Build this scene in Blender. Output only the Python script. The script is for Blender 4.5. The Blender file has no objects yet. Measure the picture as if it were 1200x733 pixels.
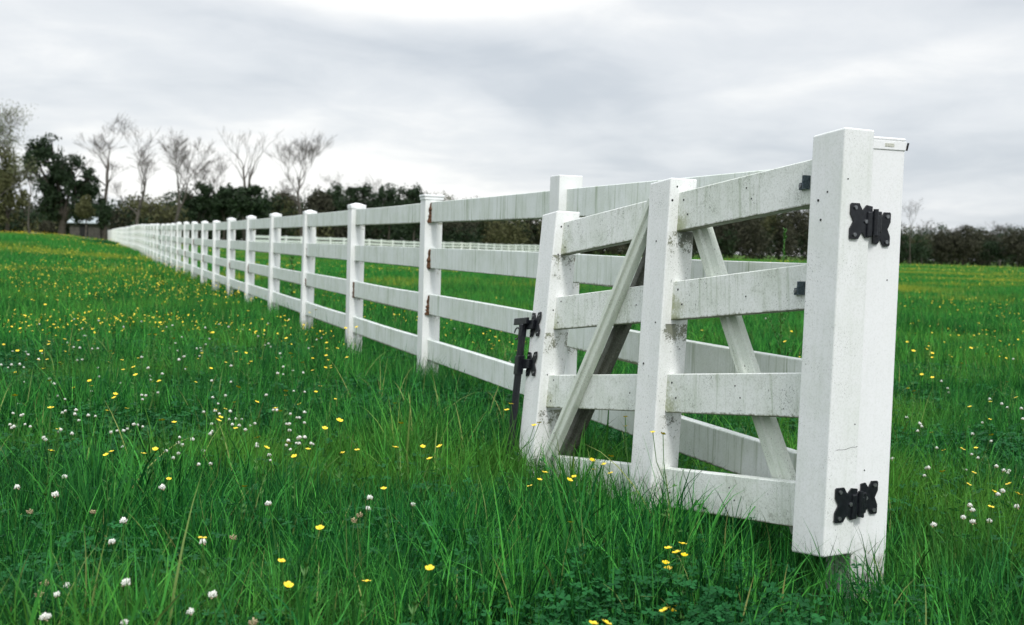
import bpy, bmesh, math, random
import numpy as np
from math import sin, cos, pi, radians, sqrt, atan2
from mathutils import Vector, Matrix, noise as mnoise

random.seed(11); RNG = np.random.default_rng(11)
scene = bpy.context.scene
COL = scene.collection

# ------------------------------------------------------------------ helpers
def link(o, parent=None):
    COL.objects.link(o)
    if parent is not None: o.parent = parent
    return o
def tag(o, label=None, cat=None, group=None, kind=None):
    if label: o['label'] = label
    if cat: o['category'] = cat
    if group: o['group'] = group
    if kind: o['kind'] = kind
    return o
def empty(name, loc=(0,0,0), rz=0.0, parent=None):
    o = bpy.data.objects.new(name, None); o.location = loc; o.rotation_euler = (0,0,rz)
    o.empty_display_size = .1
    return link(o, parent)
def np_mesh(name, verts, faces_by_n, mats, smooth=False, attrs=None, matidx=None):
    """verts Nx3, faces_by_n list of integer arrays (M x k)"""
    me = bpy.data.meshes.new(name)
    verts = np.asarray(verts, dtype=np.float32)
    me.vertices.add(len(verts)); me.vertices.foreach_set('co', verts.ravel())
    loops = []; starts = []; tot = []; p = 0
    for f in faces_by_n:
        f = np.asarray(f, dtype=np.int32)
        if len(f) == 0: continue
        k = f.shape[1]
        loops.append(f.ravel()); starts.append(p + np.arange(len(f))*k); tot.append(np.full(len(f), k)); p += f.size
    if loops:
        loops = np.concatenate(loops); starts = np.concatenate(starts); tot = np.concatenate(tot)
        me.loops.add(len(loops)); me.loops.foreach_set('vertex_index', loops.astype(np.int32))
        me.polygons.add(len(starts)); me.polygons.foreach_set('loop_start', starts.astype(np.int32))
        if matidx is not None: me.polygons.foreach_set('material_index', np.asarray(matidx, dtype=np.int32))
        me.polygons.foreach_set('use_smooth', np.full(len(starts), smooth))
    for an, (typ, arr) in (attrs or {}).items():
        a = me.attributes.new(an, typ, 'POINT')
        if typ == 'FLOAT_VECTOR': a.data.foreach_set('vector', np.asarray(arr, dtype=np.float32).ravel())
        else: a.data.foreach_set('value', np.asarray(arr))
    me.update(calc_edges=True); me.validate()
    for m in (mats if isinstance(mats, (list, tuple)) else [mats]): me.materials.append(m)
    return me
def bm_obj(name, bm, mats, parent=None, smooth=False):
    me = bpy.data.meshes.new(name)
    bmesh.ops.recalc_face_normals(bm, faces=bm.faces[:])
    bm.to_mesh(me); bm.free()
    for m in (mats if isinstance(mats, (list, tuple)) else [mats]): me.materials.append(m)
    if smooth: me.polygons.foreach_set('use_smooth', [True]*len(me.polygons))
    return link(bpy.data.objects.new(name, me), parent)
def add_box(bm, x0, x1, y0, y1, z0, z1, bev=0.0, mi=0, seg=2):
    vs = [bm.verts.new((x, y, z)) for x in (x0,x1) for y in (y0,y1) for z in (z0,z1)]
    idx = [(0,1,3,2),(4,6,7,5),(0,4,5,1),(2,3,7,6),(0,2,6,4),(1,5,7,3)]
    fs = [bm.faces.new([vs[i] for i in q]) for q in idx]
    for f in fs: f.material_index = mi
    if bev > 0:
        es = list({e for f in fs for e in f.edges})
        bmesh.ops.bevel(bm, geom=es, offset=bev, segments=seg, affect='EDGES', profile=.5)
    return vs
def add_cyl(bm, p0, p1, r, n=10, mi=0, r2=None):
    p0 = Vector(p0); p1 = Vector(p1); d = (p1-p0); L = d.length
    q = d.to_track_quat('Z', 'Y'); r2 = r if r2 is None else r2
    a = []; b = []
    for i in range(n):
        t = 2*pi*i/n
        a.append(bm.verts.new(p0 + q @ Vector((r*cos(t), r*sin(t), 0))))
        b.append(bm.verts.new(p0 + q @ Vector((r2*cos(t), r2*sin(t), L))))
    for i in range(n):
        f = bm.faces.new([a[i], a[(i+1)%n], b[(i+1)%n], b[i]]); f.material_index = mi
    f = bm.faces.new(a[::-1]); f.material_index = mi
    f = bm.faces.new(b); f.material_index = mi

# ------------------------------------------------------------------ camera solved from the photograph
FPX, PITCH, ROLL, CH = 1357.5, .0561, .0295, 1.0453
cp, sp = cos(PITCH), sin(PITCH)
_f = Vector((0, cp, -sp)); _u = Vector((0, sp, cp)); _r = Vector((1, 0, 0))
CR = cos(ROLL)*_r + sin(ROLL)*_u; CU = -sin(ROLL)*_r + cos(ROLL)*_u; CF = _f
CO = Vector((0, 0, CH))
def ray(px, py): return CF + CR*((px-600)/FPX) + CU*((366.5-py)/FPX)
def at_depth(px, py, y):
    d = ray(px, py); return CO + d*(y/d.y)
cam = bpy.data.cameras.new('camera'); cam.lens = FPX/1200*36; cam.sensor_width = 36
cam.clip_start = .05; cam.clip_end = 6000
cam.dof.use_dof = True; cam.dof.focus_distance = 4.1; cam.dof.aperture_fstop = 4.8
co = link(bpy.data.objects.new('camera', cam))
M = Matrix((CR, CU, -CF)).transposed().to_4x4(); M.translation = CO
co.matrix_world = M
scene.camera = co

# ------------------------------------------------------------------ fence line and terrain
G = Vector((1.0929, 3.5665, 0)); FA = .351; S = 2.44; W = .127
DX, DY = -sin(FA), cos(FA)
def sm(a, b, x):
    t = np.clip((np.asarray(x, dtype=float)-a)/(b-a), 0, 1); return t*t*(3-2*t)
def terrain(x, y):
    x = np.asarray(x, dtype=float); y = np.asarray(y, dtype=float)
    s = (x-G.x)*DX + (y-G.y)*DY
    q = -((x-G.x)*cos(FA) + (y-G.y)*sin(FA))      # left of the fence
    p = np.interp(s, [0, 20, 36, 56, 80, 104, 145, 200], [0, 0, .09, .27, .27, .36, .34, .5])
    p = p*sm(-9, 3, q)
    left = np.interp(s, [0, 18, 30, 40, 54, 80, 140, 400], [0, 0, .1, .25, .52, .55, .5, .45])*sm(.3, 7, q)
    left = left*(1-.5*sm(60, 120, q))
    near = .02*np.sin(x*1.7+.4)*np.cos(y*1.3)*sm(.3, 1.5, np.abs(q))*(1-sm(30, 60, y))
    und = .06*np.sin(x*.21+1)*np.sin(y*.17)*sm(6, 25, np.abs(q))
    return p + left + near + und
def tz(x, y): return float(terrain(x, y))

# ------------------------------------------------------------------ materials
def newmat(name):
    m = bpy.data.materials.new(name); m.use_nodes = True
    nt = m.node_tree; nt.nodes.clear()
    return m, nt
class NB:
    def __init__(s, nt): s.nt = nt
    def n(s, t, **kw):
        nd = s.nt.nodes.new(t)
        for k, v in kw.items(): setattr(nd, k, v)
        return nd
    def l(s, a, b): s.nt.links.new(a, b)
    def val(s, sock, v):
        if hasattr(v, 'node'): s.l(v, sock)
        else: sock.default_value = v
    def math(s, op, a, b=0.0, c=0.0, clamp=False):
        nd = s.n('ShaderNodeMath', operation=op); nd.use_clamp = clamp
        s.val(nd.inputs[0], a); s.val(nd.inputs[1], b); s.val(nd.inputs[2], c)
        return nd.outputs[0]
    def noise(s, vec, scale, detail=3, rough=.55, dist=0.0):
        nd = s.n('ShaderNodeTexNoise'); s.l(vec, nd.inputs['Vector'])
        nd.inputs['Scale'].default_value = scale; nd.inputs['Detail'].default_value = detail
        nd.inputs['Roughness'].default_value = rough; nd.inputs['Distortion'].default_value = dist
        return nd.outputs['Fac']
    def mapping(s, vec, scale=(1,1,1), loc=(0,0,0)):
        nd = s.n('ShaderNodeMapping'); s.l(vec, nd.inputs['Vector'])
        nd.inputs['Scale'].default_value = scale; nd.inputs['Location'].default_value = loc
        return nd.outputs[0]
    def ramp(s, v, a, b, lo=0.0, hi=1.0):
        nd = s.n('ShaderNodeMapRange', interpolation_type='SMOOTHSTEP')
        s.val(nd.inputs[0], v); nd.inputs[1].default_value = a; nd.inputs[2].default_value = b
        nd.inputs[3].default_value = lo; nd.inputs[4].default_value = hi
        return nd.outputs[0]
    def mix(s, fac, a, b):
        nd = s.n('ShaderNodeMix', data_type='RGBA'); s.val(nd.inputs[0], fac)
        for k, v in ((6, a), (7, b)):
            if hasattr(v, 'node'): s.l(v, nd.inputs[k])
            else: nd.inputs[k].default_value = (*v, 1)
        return nd.outputs[2]
    def out(s, sh):
        o = s.n('ShaderNodeOutputMaterial'); s.l(sh, o.inputs[0])
    def pbsdf(s, col, rough=.5, metal=0.0, spec=.5, bump=None, bstr=.2, bdist=.002):
        nd = s.n('ShaderNodeBsdfPrincipled')
        if hasattr(col, 'node'): s.l(col, nd.inputs['Base Color'])
        else: nd.inputs['Base Color'].default_value = (*col, 1)
        s.val(nd.inputs['Roughness'], rough); nd.inputs['Metallic'].default_value = metal
        nd.inputs['Specular IOR Level'].default_value = spec
        if bump is not None:
            b = s.n('ShaderNodeBump'); b.inputs['Strength'].default_value = bstr; b.inputs['Distance'].default_value = bdist
            s.l(bump, b.inputs['Height']); s.l(b.outputs[0], nd.inputs['Normal'])
        return nd.outputs[0]

def white_vinyl(name, green=.5, streak=.5, speck=.5, base=(.80,.82,.80), moss=.9, period=None, edge=True, splash=0, endmoss=None, rail_y=(-.04, .03)):
    """weathered white board: algae streaks down the face, black mildew specks, moss along the lower edge"""
    m, nt = newmat(name); b = NB(nt)
    tc = b.n('ShaderNodeTexCoord').outputs['Object']
    oi = b.n('ShaderNodeObjectInfo')
    off = b.n('ShaderNodeVectorMath', operation='SCALE'); off.inputs[0].default_value = (7.3, 3.1, 5.7)
    b.l(oi.outputs['Random'], off.inputs['Scale'])
    v = b.n('ShaderNodeVectorMath', operation='ADD'); b.l(tc, v.inputs[0]); b.l(off.outputs[0], v.inputs[1]); v = v.outputs[0]
    sep = b.n('ShaderNodeSeparateXYZ'); b.l(tc, sep.inputs[0])
    nrm = b.n('ShaderNodeTexCoord').outputs['Normal']
    ns = b.n('ShaderNodeSeparateXYZ'); b.l(nrm, ns.inputs[0])
    # broad blotches
    bl = b.ramp(b.noise(v, 6, 5, .65), .35, .7)
    st = b.noise(b.mapping(v, (60, 60, 3)), 1.0, 4, .6)
    st2 = b.noise(b.mapping(v, (18, 18, 1.2)), 1.0, 3, .6)
    stm = b.math('MULTIPLY', b.ramp(st, .46, .72), b.ramp(st2, .4, .65))
    col = b.mix(b.math('MULTIPLY', bl, .55*green), base, (.60,.66,.56))
    col = b.mix(b.math('MULTIPLY', stm, streak), col, (.33,.40,.27))
    # fine dirt film
    fn = b.ramp(b.noise(v, 140, 3, .7), .42, .75)
    col = b.mix(b.math('MULTIPLY', fn, .30*speck+.05), col, (.36,.38,.31))
    # black specks gathered in patches
    sc = b.noise(b.mapping(v, (420,420,230)), 1.0, 2, .5); pm = b.ramp(b.noise(v, 8, 4, .65), .45, .66)
    sk = b.math('MULTIPLY', b.ramp(sc, .63, .68), pm)
    sc2 = b.ramp(b.noise(b.mapping(v, (170,170,110)), 1.0, 1, .4), .73, .76)
    sk = b.math('MAXIMUM', sk, b.math('MULTIPLY', sc2, b.ramp(b.noise(v, 4, 3), .47, .6)))
    col = b.mix(b.math('MULTIPLY', sk, speck), col, (.05,.05,.04))
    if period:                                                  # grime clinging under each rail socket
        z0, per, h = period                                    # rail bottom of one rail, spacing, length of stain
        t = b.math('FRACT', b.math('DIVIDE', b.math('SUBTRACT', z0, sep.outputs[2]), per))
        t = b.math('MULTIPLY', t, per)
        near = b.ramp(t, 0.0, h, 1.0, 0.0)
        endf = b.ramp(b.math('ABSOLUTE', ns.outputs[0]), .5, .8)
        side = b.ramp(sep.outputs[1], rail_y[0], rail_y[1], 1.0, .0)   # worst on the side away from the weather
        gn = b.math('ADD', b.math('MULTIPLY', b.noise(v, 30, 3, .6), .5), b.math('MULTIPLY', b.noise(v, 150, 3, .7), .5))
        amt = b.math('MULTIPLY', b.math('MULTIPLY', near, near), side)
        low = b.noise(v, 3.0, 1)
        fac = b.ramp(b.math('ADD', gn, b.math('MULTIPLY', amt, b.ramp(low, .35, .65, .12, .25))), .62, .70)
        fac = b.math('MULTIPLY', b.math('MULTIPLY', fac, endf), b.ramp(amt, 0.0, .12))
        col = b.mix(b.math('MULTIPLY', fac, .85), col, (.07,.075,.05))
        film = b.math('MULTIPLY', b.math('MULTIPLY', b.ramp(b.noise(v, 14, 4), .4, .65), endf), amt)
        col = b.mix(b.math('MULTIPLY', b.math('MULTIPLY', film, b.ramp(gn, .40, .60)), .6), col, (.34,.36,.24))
    if endmoss:
        ex = b.ramp(sep.outputs[0], endmoss[0], endmoss[1]); ez = b.ramp(sep.outputs[2], .0, .13, 1.0, .25)
        gm = b.math('ADD', b.math('MULTIPLY', b.noise(v, 16, 3, .6), .6), b.math('MULTIPLY', b.noise(v, 110, 3, .7), .4))
        em_ = b.ramp(b.math('ADD', gm, b.math('MULTIPLY', b.math('MULTIPLY', ex, ez), .22)), .56, .74)
        col = b.mix(b.math('MULTIPLY', b.math('MULTIPLY', em_, ex), .75), col, (.27,.30,.13))
        bk = b.ramp(b.math('ADD', b.math('MULTIPLY', b.noise(v, 12, 4, .7), .6), b.math('MULTIPLY', b.noise(b.mapping(v, (260,260,120)), 1.0, 3, .7), .6)), .66, .76)
        col = b.mix(b.math('MULTIPLY', bk, .5), col, (.16,.17,.12))
    if splash:
        lowz = b.ramp(sep.outputs[2], .0, splash, 1.0, 0.0)
        sf = b.ramp(b.math('ADD', b.math('ADD', b.math('MULTIPLY', b.noise(v, 22, 4, .7), .5), b.math('MULTIPLY', b.noise(v, 120, 3, .7), .5)), b.math('MULTIPLY', lowz, .26)), .56, .84)
        col = b.mix(b.math('MULTIPLY', b.math('MULTIPLY', sf, b.ramp(lowz, 0, .6)), .6), col, (.22,.23,.15))
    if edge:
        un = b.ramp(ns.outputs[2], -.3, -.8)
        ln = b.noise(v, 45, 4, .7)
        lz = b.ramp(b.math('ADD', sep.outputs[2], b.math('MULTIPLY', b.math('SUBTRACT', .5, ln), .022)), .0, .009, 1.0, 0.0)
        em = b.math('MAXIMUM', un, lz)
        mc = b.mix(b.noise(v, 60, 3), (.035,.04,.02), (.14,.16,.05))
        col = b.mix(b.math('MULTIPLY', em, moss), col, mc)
    sh = b.pbsdf(col, b.ramp(b.noise(v, 25, 3), .3, .7, .38, .62), spec=.4, bump=b.noise(b.mapping(v,(90,90,20)), 1.0, 4, .6), bstr=.18, bdist=.003)
    b.out(sh); return m

RZ = [1.3446, 1.0241, .7024, .3843]; RH = .142; RT = .022
m_rail = white_vinyl('fence_rail_paint', green=1.1, streak=1.0, speck=.5, base=(.80,.84,.81))
m_post = white_vinyl('fence_post_paint', splash=.42, green=.35, streak=.12, speck=.3, base=(.87,.875,.87), period=(RZ[0]-RH, .3215, .10), edge=False)
m_gate = white_vinyl('gate_stile_paint', splash=.38, green=.30, streak=.12, speck=.75, base=(.88,.885,.88), period=(1.2201-RH, .3358, .20), edge=False, rail_y=(-.05, -.015))
m_hinge_stile = white_vinyl('gate_hinge_stile_paint', green=.5, streak=.15, speck=.6, base=(.87,.88,.875), edge=False)
m_grail = white_vinyl('gate_rail_paint', endmoss=(.60, .75), green=1.1, streak=.65, speck=1.2, base=(.84,.86,.83))
m_gpost = white_vinyl('gatepost_paint', splash=.30, green=.2, streak=.1, speck=.25, base=(.87,.875,.88), edge=False)
m_brace = white_vinyl('brace_paint', green=1.0, streak=.6, speck=1.0, base=(.70,.74,.66), edge=False)
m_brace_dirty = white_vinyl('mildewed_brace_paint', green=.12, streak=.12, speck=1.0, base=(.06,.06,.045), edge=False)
def simple(name, c0, c1, scale=20, rough=.6, metal=0, spec=.5, bstr=.2, bd=.002):
    m, nt = newmat(name); b = NB(nt)
    tc = b.n('ShaderNodeTexCoord').outputs['Object']
    n = b.noise(tc, scale, 4, .6)
    b.out(b.pbsdf(b.mix(b.ramp(n, .35, .65), c0, c1), rough, metal, spec, bump=n, bstr=bstr, bdist=bd)); return m
m_black = simple('black_powder_coat', (.004,.005,.008), (.012,.014,.018), 90, .35, .0, .5, .15, .001)
m_bolt = simple('bolt_steel', (.16,.17,.18), (.32,.33,.34), 200, .35, .8)
m_clip = simple('slate_clip_metal', (.04,.06,.07), (.10,.13,.15), 150, .4, .6)
m_hole = simple('screw_hole', (.01,.01,.01), (.02,.02,.02), 50, .9)
m_mud = simple('mud', (.045,.018,.008), (.16,.075,.035), 160, .95, bstr=.8, bd=.004)
m_tag = simple('faded_sticker', (.45,.46,.38), (.62,.62,.55), 260, .7)
m_crack = simple('hairline', (.25,.26,.25), (.35,.36,.34), 60, .9)

def leafmat(name, c0, c1, c2=None, trans=.25, rough=.5, attr='shade', spec=.3, patch=None):
    m, nt = newmat(name); b = NB(nt)
    a = b.n('ShaderNodeAttribute', attribute_name=attr).outputs['Fac']
    oi = b.n('ShaderNodeObjectInfo').outputs['Random']
    col = b.mix(a, c0, c1)
    if patch: col = b.mix(b.ramp(a, .93, .96), col, (.34,.36,.12))
    if c2: col = b.mix(b.ramp(oi, .0, 1.0, 0, .55), col, c2)
    if patch:                       # swathes of other grasses through the meadow
        pos = b.n('ShaderNodeNewGeometry').outputs['Position']; sx = b.n('ShaderNodeSeparateXYZ'); b.l(pos, sx.inputs[0])
        n1 = b.noise(b.mapping(pos, (patch[2], patch[2], 0)), 1.0, 3, .6); n2 = b.noise(b.mapping(pos, (patch[2]*.37, patch[2]*.8, 0), (5, 2, 0)), 1.0, 3, .6)
        col = b.mix(b.math('MULTIPLY', b.ramp(n1, .50, .68), .55), col, patch[0]); col = b.mix(b.math('MULTIPLY', b.ramp(n2, .50, .66), patch[3]), col, patch[1])
    p = b.pbsdf(col, rough, spec=spec)
    t = b.n('ShaderNodeBsdfTranslucent'); b.l(col, t.inputs[0])
    mx = b.n('ShaderNodeMixShader'); mx.inputs[0].default_value = trans
    b.l(p, mx.inputs[1]); b.l(t.outputs[0], mx.inputs[2]); b.out(mx.outputs[0]); return m
m_grass = leafmat('meadow_grass', (.004,.040,.010), (.13,.56,.080), (.010,.140,.030), .12, .6, spec=.09, patch=((.015,.09,.025), (.14,.34,.035), .9, .45))
m_grass_far = leafmat('meadow_grass_far', (.025,.130,.024), (.09,.42,.06), (.022,.20,.04), .3, .7, spec=.1, patch=((.03,.14,.03), (.27,.32,.04), .16, 1.0))
m_clover = leafmat('clover_leaf', (.006,.055,.014), (.025,.17,.040), (.012,.09,.025), .2, .6, spec=.12)
m_stem = leafmat('flower_stem', (.06,.17,.03), (.10,.24,.05), None, .15, .5)
m_petal = simple('buttercup_petal', (.80,.55,.005), (.88,.68,.01), 300, .35, spec=.6, bstr=.05)
m_clfl = simple('clover_blossom', (.80,.80,.72), (.90,.90,.86), 900, .8, bstr=.1)
m_clbr = simple('faded_clover', (.28,.22,.11), (.50,.42,.26), 900, .9)

# ------------------------------------------------------------------ ground
def ground():
    xs = np.unique(np.concatenate([np.linspace(-1500,-200,20), np.linspace(-200,-40,41), np.linspace(-40,-8,49), np.linspace(-8,8,65), np.linspace(8,40,33), np.linspace(40,200,33), np.linspace(200,1500,20)]))
    ys = np.unique(np.concatenate([np.linspace(-300,-10,15), np.linspace(-10,2,13), np.linspace(2,14,61), np.linspace(14,60,70), np.linspace(60,200,90), np.linspace(200,2600,40)]))
    X, Y = np.meshgrid(xs, ys); Z = terrain(X, Y)
    nx, ny = len(xs), len(ys)
    i = np.arange(nx*ny).reshape(ny, nx)
    q = np.stack([i[:-1,:-1], i[:-1,1:], i[1:,1:], i[1:,:-1]], -1).reshape(-1, 4)
    m, nt = newmat('meadow_ground'); b = NB(nt)
    tc = b.n('ShaderNodeTexCoord').outputs['Object']
    sp_ = b.n('ShaderNodeSeparateXYZ'); b.l(tc, sp_.inputs[0])
    fine = b.noise(tc, 30, 5, .7); med = b.noise(tc, .7, 4, .6); big = b.noise(b.mapping(tc, (.05,.12,1)), 1.0, 4, .6)
    soil = b.mix(fine, (.012,.018,.007), (.035,.05,.018))
    far = b.mix(b.ramp(med, .3, .7), (.025,.095,.018), (.05,.15,.025))
    far = b.mix(b.ramp(big, .45, .65), far, (.16,.20,.03))
    far = b.mix(b.ramp(b.noise(tc, 5, 3, .8), .60, .72, 0, .7), far, (.38,.36,.04))
    col = b.mix(b.ramp(sp_.outputs[1], 14, 45), soil, far)
    b.out(b.pbsdf(col, .95, spec=.1, bump=fine, bstr=.6, bdist=.03))
    me = np_mesh('ground', np.stack([X, Y, Z], -1).reshape(-1, 3), [q], m, True)
    tag(link(bpy.data.objects.new('ground', me)), kind='structure')
ground()

# ------------------------------------------------------------------ main fence
def dot(bm, p, ax, r=.004, mi=1):
    p = Vector(p); a = {'y': Vector((0, .0012, 0)), 'x': Vector((-.0012, 0, 0))}[ax]
    add_cyl(bm, p - a*.2, p + a, r, 8, mi)
def post_mesh(kind, h=1.385):
    bm = bmesh.new(); w = W/2
    add_box(bm, -w, w, -w, w, -.35, h, .004)
    return bm
def cap_bm(kind, h):
    bm = bmesh.new(); w = W/2 + .006
    if kind == 'pyramid':
        add_box(bm, -w, w, -w, w, h-.022, h+.012, .003)
        r = [bm.verts.new((x, y, h+.0125)) for x, y in ((-w+.004,-w+.004),(w-.004,-w+.004),(w-.004,w-.004),(-w+.004,w-.004))]
        t = [bm.verts.new((x*.18, y*.18, h+.030)) for x, y in ((-w,-w),(w,-w),(w,w),(-w,w))]
        for i in range(4): bm.faces.new([r[i], r[(i+1)%4], t[(i+1)%4], t[i]])
        bm.faces.new(t); bm.faces.new(r[::-1])
    else:
        w = W/2 + .005
        add_box(bm, -w, w, -w, w, h-.012, h+.006, .002)
        add_box(bm, -w-.004, w+.004, -w-.004, w+.004, h+.0075, h+.024, .004)
    return bm
def rail_bm(L, dz=0.0):
    bm = bmesh.new(); n = 6
    sag = random.uniform(-.010, .003)
    prof = [(-RT, .003), (-RT+.003, 0), (RT-.003, 0), (RT, .003), (RT, RH-.003), (RT-.003, RH), (-RT+.003, RH), (-RT, RH-.003)]
    rings = []
    for i in range(n+1):
        t = i/n; s = sag*4*t*(1-t)
        rings.append([bm.verts.new((t*L, y + s*.6, z + dz*t + s)) for y, z in prof])
    for i in range(n):
        for j in range(8):
            bm.faces.new([rings[i][j], rings[i+1][j], rings[i+1][(j+1)%8], rings[i][(j+1)%8]])
    bm.faces.new(rings[0]); bm.faces.new(rings[-1][::-1])
    return bm

NP = 62
fence = empty('board_fence', G, pi/2 + FA)
tag(fence, 'long white four-rail board fence running from the near gatepost away to the far left', 'fence')
def fxy(s, lat=0.0):      # local fence coords -> world (lat to the left)
    return G.x + DX*s - cos(FA)*lat, G.y + DY*s - sin(FA)*lat
pz = [tz(*fxy(S*n)) if n > 3 else 0.0 for n in range(NP+1)]
for n in range(1, NP+1):
    h = 1.372 + (random.uniform(-.016, .016) if n > 3 else 0)
    kind = 'none' if n == 1 else ('flat' if n == 2 else 'pyramid')
    if kind == 'none': h = 1.412
    if n <= 26:
        bm = post_mesh(kind, h)
        po = bm_obj('post', bm, [m_post, m_hole], fence)
    else:
        bm = post_mesh(kind, h)
        c = cap_bm(kind, h); me = bpy.data.meshes.new('t'); c.to_mesh(me); c.free(); bm.from_mesh(me); bpy.data.meshes.remove(me)
        po = bm_obj('post', bm, [m_post, m_hole], fence)
    po.location = (S*n, 0, pz[n])
    if n > 2: po.rotation_euler = (random.uniform(-.018,.018)*(n > 3), random.uniform(-.012,.012), random.uniform(-.05,.05))
    if n == 10: po.rotation_euler = (0, -.03, 0)
    if n <= 26 and kind != 'none': bm_obj('cap', cap_bm(kind, h), m_gpost, po)
    # brown mud packed beside rail sockets
    spots = {2: (0,1,2), 3: (2,), 4: (1,2), 5: (), 6: (2,), 7: (2,), 9: (2,), 10: (1,), 11: (2,), 12: (2,), 14: (1,2), 16: (2,), 17: (1,)}.get(n, ())
    for k in spots:
        bm = bmesh.new(); z0 = RZ[k]-RH; kk = 12
        hh = RH*(1.0 if n < 4 else random.uniform(.6, 1.0)); ring = []
        for i in range(kk+1):
            t = i/kk; zz = z0 - .004 + t*(hh-.004)
            w_ = (.018*(1-t)**.6 + .006)*(1 + random.uniform(-.3,.3)) if n == 2 else .016*(1+random.uniform(-.3,.3))
            d_ = .010*(1 + random.uniform(-.5,.6))
            ring.append([bm.verts.new((-W/2-a, RT + c_, zz)) for a, c_ in ((-.004, -.001), (d_*1.6, -.001), (d_*1.3, w_*.5), (-.001, w_))])
        for i in range(kk):
            for j in range(4): bm.faces.new([ring[i][j], ring[i][(j+1)%4], ring[i+1][(j+1)%4], ring[i+1][j]])
        bm.faces.new(ring[0]); bm.faces.new(ring[-1])
        mo = bm_obj('mud_clump', bm, m_mud, po)
far_bm = bmesh.new()
for n in range(0, NP):
    for k in range(4):
        L = S - W + .006; x0 = S*n + W/2 - .003
        z0 = RZ[k] - RH + pz[n]; dz = pz[n+1]-pz[n]
        if n < 25:
            o = bm_obj('rail', rail_bm(L, dz), m_rail, fence); o.location = (x0, 0, z0)
        else:
            v0 = len(far_bm.verts); b2 = rail_bm(L, dz); bmesh.ops.translate(b2, verts=b2.verts[:], vec=(x0, 0, z0))
            me = bpy.data.meshes.new('t'); b2.to_mesh(me); b2.free(); far_bm.from_mesh(me); bpy.data.meshes.remove(me)
ro = bm_obj('rail', far_bm, m_rail, fence); ro['kind'] = 'stuff'
# gatepost: the fence's near end post
bm = bmesh.new(); w = W/2
add_box(bm, -w, w, -w, w, -.4, 1.378, .0035)
for zz, yy in ((.98, -.02), (.40, .03)): dot(bm, (-w, yy, zz), 'x', .0022)
gp = bm_obj('post', bm, [m_gpost, m_hole], fence); gp['label'] = 'near gatepost carrying the black hinges'
bm = bmesh.new()
add_box(bm, -w-.003, w+.003, -w-.003, w+.003, 1.372, 1.399, .0015)
add_box(bm, -w-.0015, w+.0015, -w-.0015, w+.0015, 1.3995, 1.409, .004)
cp_ = bm_obj('cap', bm, [m_gpost], gp)
bm = bmesh.new()
for (a, c_) in ((.028, .008), (.018, -.002), (.006, -.010), (-.001, -.017)): add_box(bm, -w-.0042, -w-.003, c_-.003, c_+.005, 1.381, 1.391, .0)
bm_obj('sticker', bm, m_tag, cp_)
bm = bmesh.new()
add_cyl(bm, (-w-.003, -w-.003, 1.372), (-w-.006, -w-.006, 1.395), .003, 8)
bm_obj('cap_screw', bm, m_hole, cp_)
# thin seam line across the gatepost
# ------------------------------------------------------------------ gate
O = Vector((.9511, 3.4154, .1449)); GA = .5072; GS = -.1156
GM = Matrix.Translation(O) @ Matrix.Rotation(pi/2+GA, 4, 'Z'); GI = GM.inverted()
gate = empty('field_gate', O, pi/2+GA)
tag(gate, 'weathered white gate swung open and sagging against the fence on black hinges', 'gate')
def warp(v):                # flat gate drawing (along, -towards fence, up) -> sagging, slightly twisted gate
    a, y, b_ = v
    return Vector((a*cos(GS) - .0099*b_, y - (-.001 + .0241*a + .0089*a*a)*b_, b_ + a*sin(GS)))
def glocal(px, py, c):      # pixel -> (a, b) of the flat drawing on the sheet y=-c
    d = GI.to_3x3() @ ray(px, py); o = GI @ CO; a, b_, t = .9, .6, 3.5
    for _ in range(20):
        f0 = warp((a, -c, b_)) - (o + d*t)
        J = Matrix(((warp((a+1e-4, -c, b_)) - warp((a, -c, b_)))*1e4, (warp((a, -c, b_+1e-4)) - warp((a, -c, b_)))*1e4, -d)).transposed()
        s_ = J.inverted() @ f0; a -= s_.x; b_ -= s_.y; t -= s_.z
    return a, b_
def gate_part(name, bm, mats, origin, tilt=False, parent=None, smooth=False):
    L = Matrix.Translation(warp(origin)) @ (Matrix.Rotation(-GS, 4, 'Y') if tilt else Matrix.Identity(4)); LI = L.inverted()
    for v in bm.verts: v.co = LI @ warp(v.co)
    o = bm_obj(name, bm, mats, parent or gate, smooth); o.matrix_local = L; return o
GW, GT = .140, .120
GZ = [1.2201, .8971, .5587, .2129]
def stile(x, z0, z1, mats, label, dots=()):
    bm = bmesh.new(); add_box(bm, x, x+GW, -GT, 0, z0, z1, .006, seg=3)
    for ax, a, zz, r in dots:
        if ax == 'y': dot(bm, (x+a, 0, zz), 'y', r)
        else: dot(bm, (x, a, zz), 'x', r)
    if x == 0:      # hairline crack across the hinge stile
        q0 = Vector((0, -.03, .325)); 
        for i in range(9):
            q1 = q0 + Vector((0, -.0095, random.uniform(-.0025,.0025)+.0006)); add_cyl(bm, q0, q1, .0007, 4, 1); q0 = q1
    o = gate_part('stile', bm, mats, (x, 0, 0)); o['label'] = label; return o
s_h = stile(0, .0023, 1.2803, [m_hinge_stile, m_hole], 'stile at the hinges', [('y',.10,1.08,.004),('y',.062,1.10,.003),('x',-.02,1.13,.0025),('y',.085,1.02,.0035),('x',-.10,.40,.002)])
s_m = stile(.8899, -.02, 1.2717, [m_gate, m_hole], 'middle stile', [('x',-.012,1.19,.0045),('x',-.03,1.24,.0035),('y',.07,1.05,.003),('y',.1,.60,.004),('y',.04,.75,.003)])
s_l = stile(1.7729, -.03, 1.2677, [m_gate, m_hole], 'latch stile', [('x',-.03,1.20,.004),('x',-.028,1.08,.004),('x',-.03,.84,.0035),('x',-.032,.56,.003)])
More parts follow.
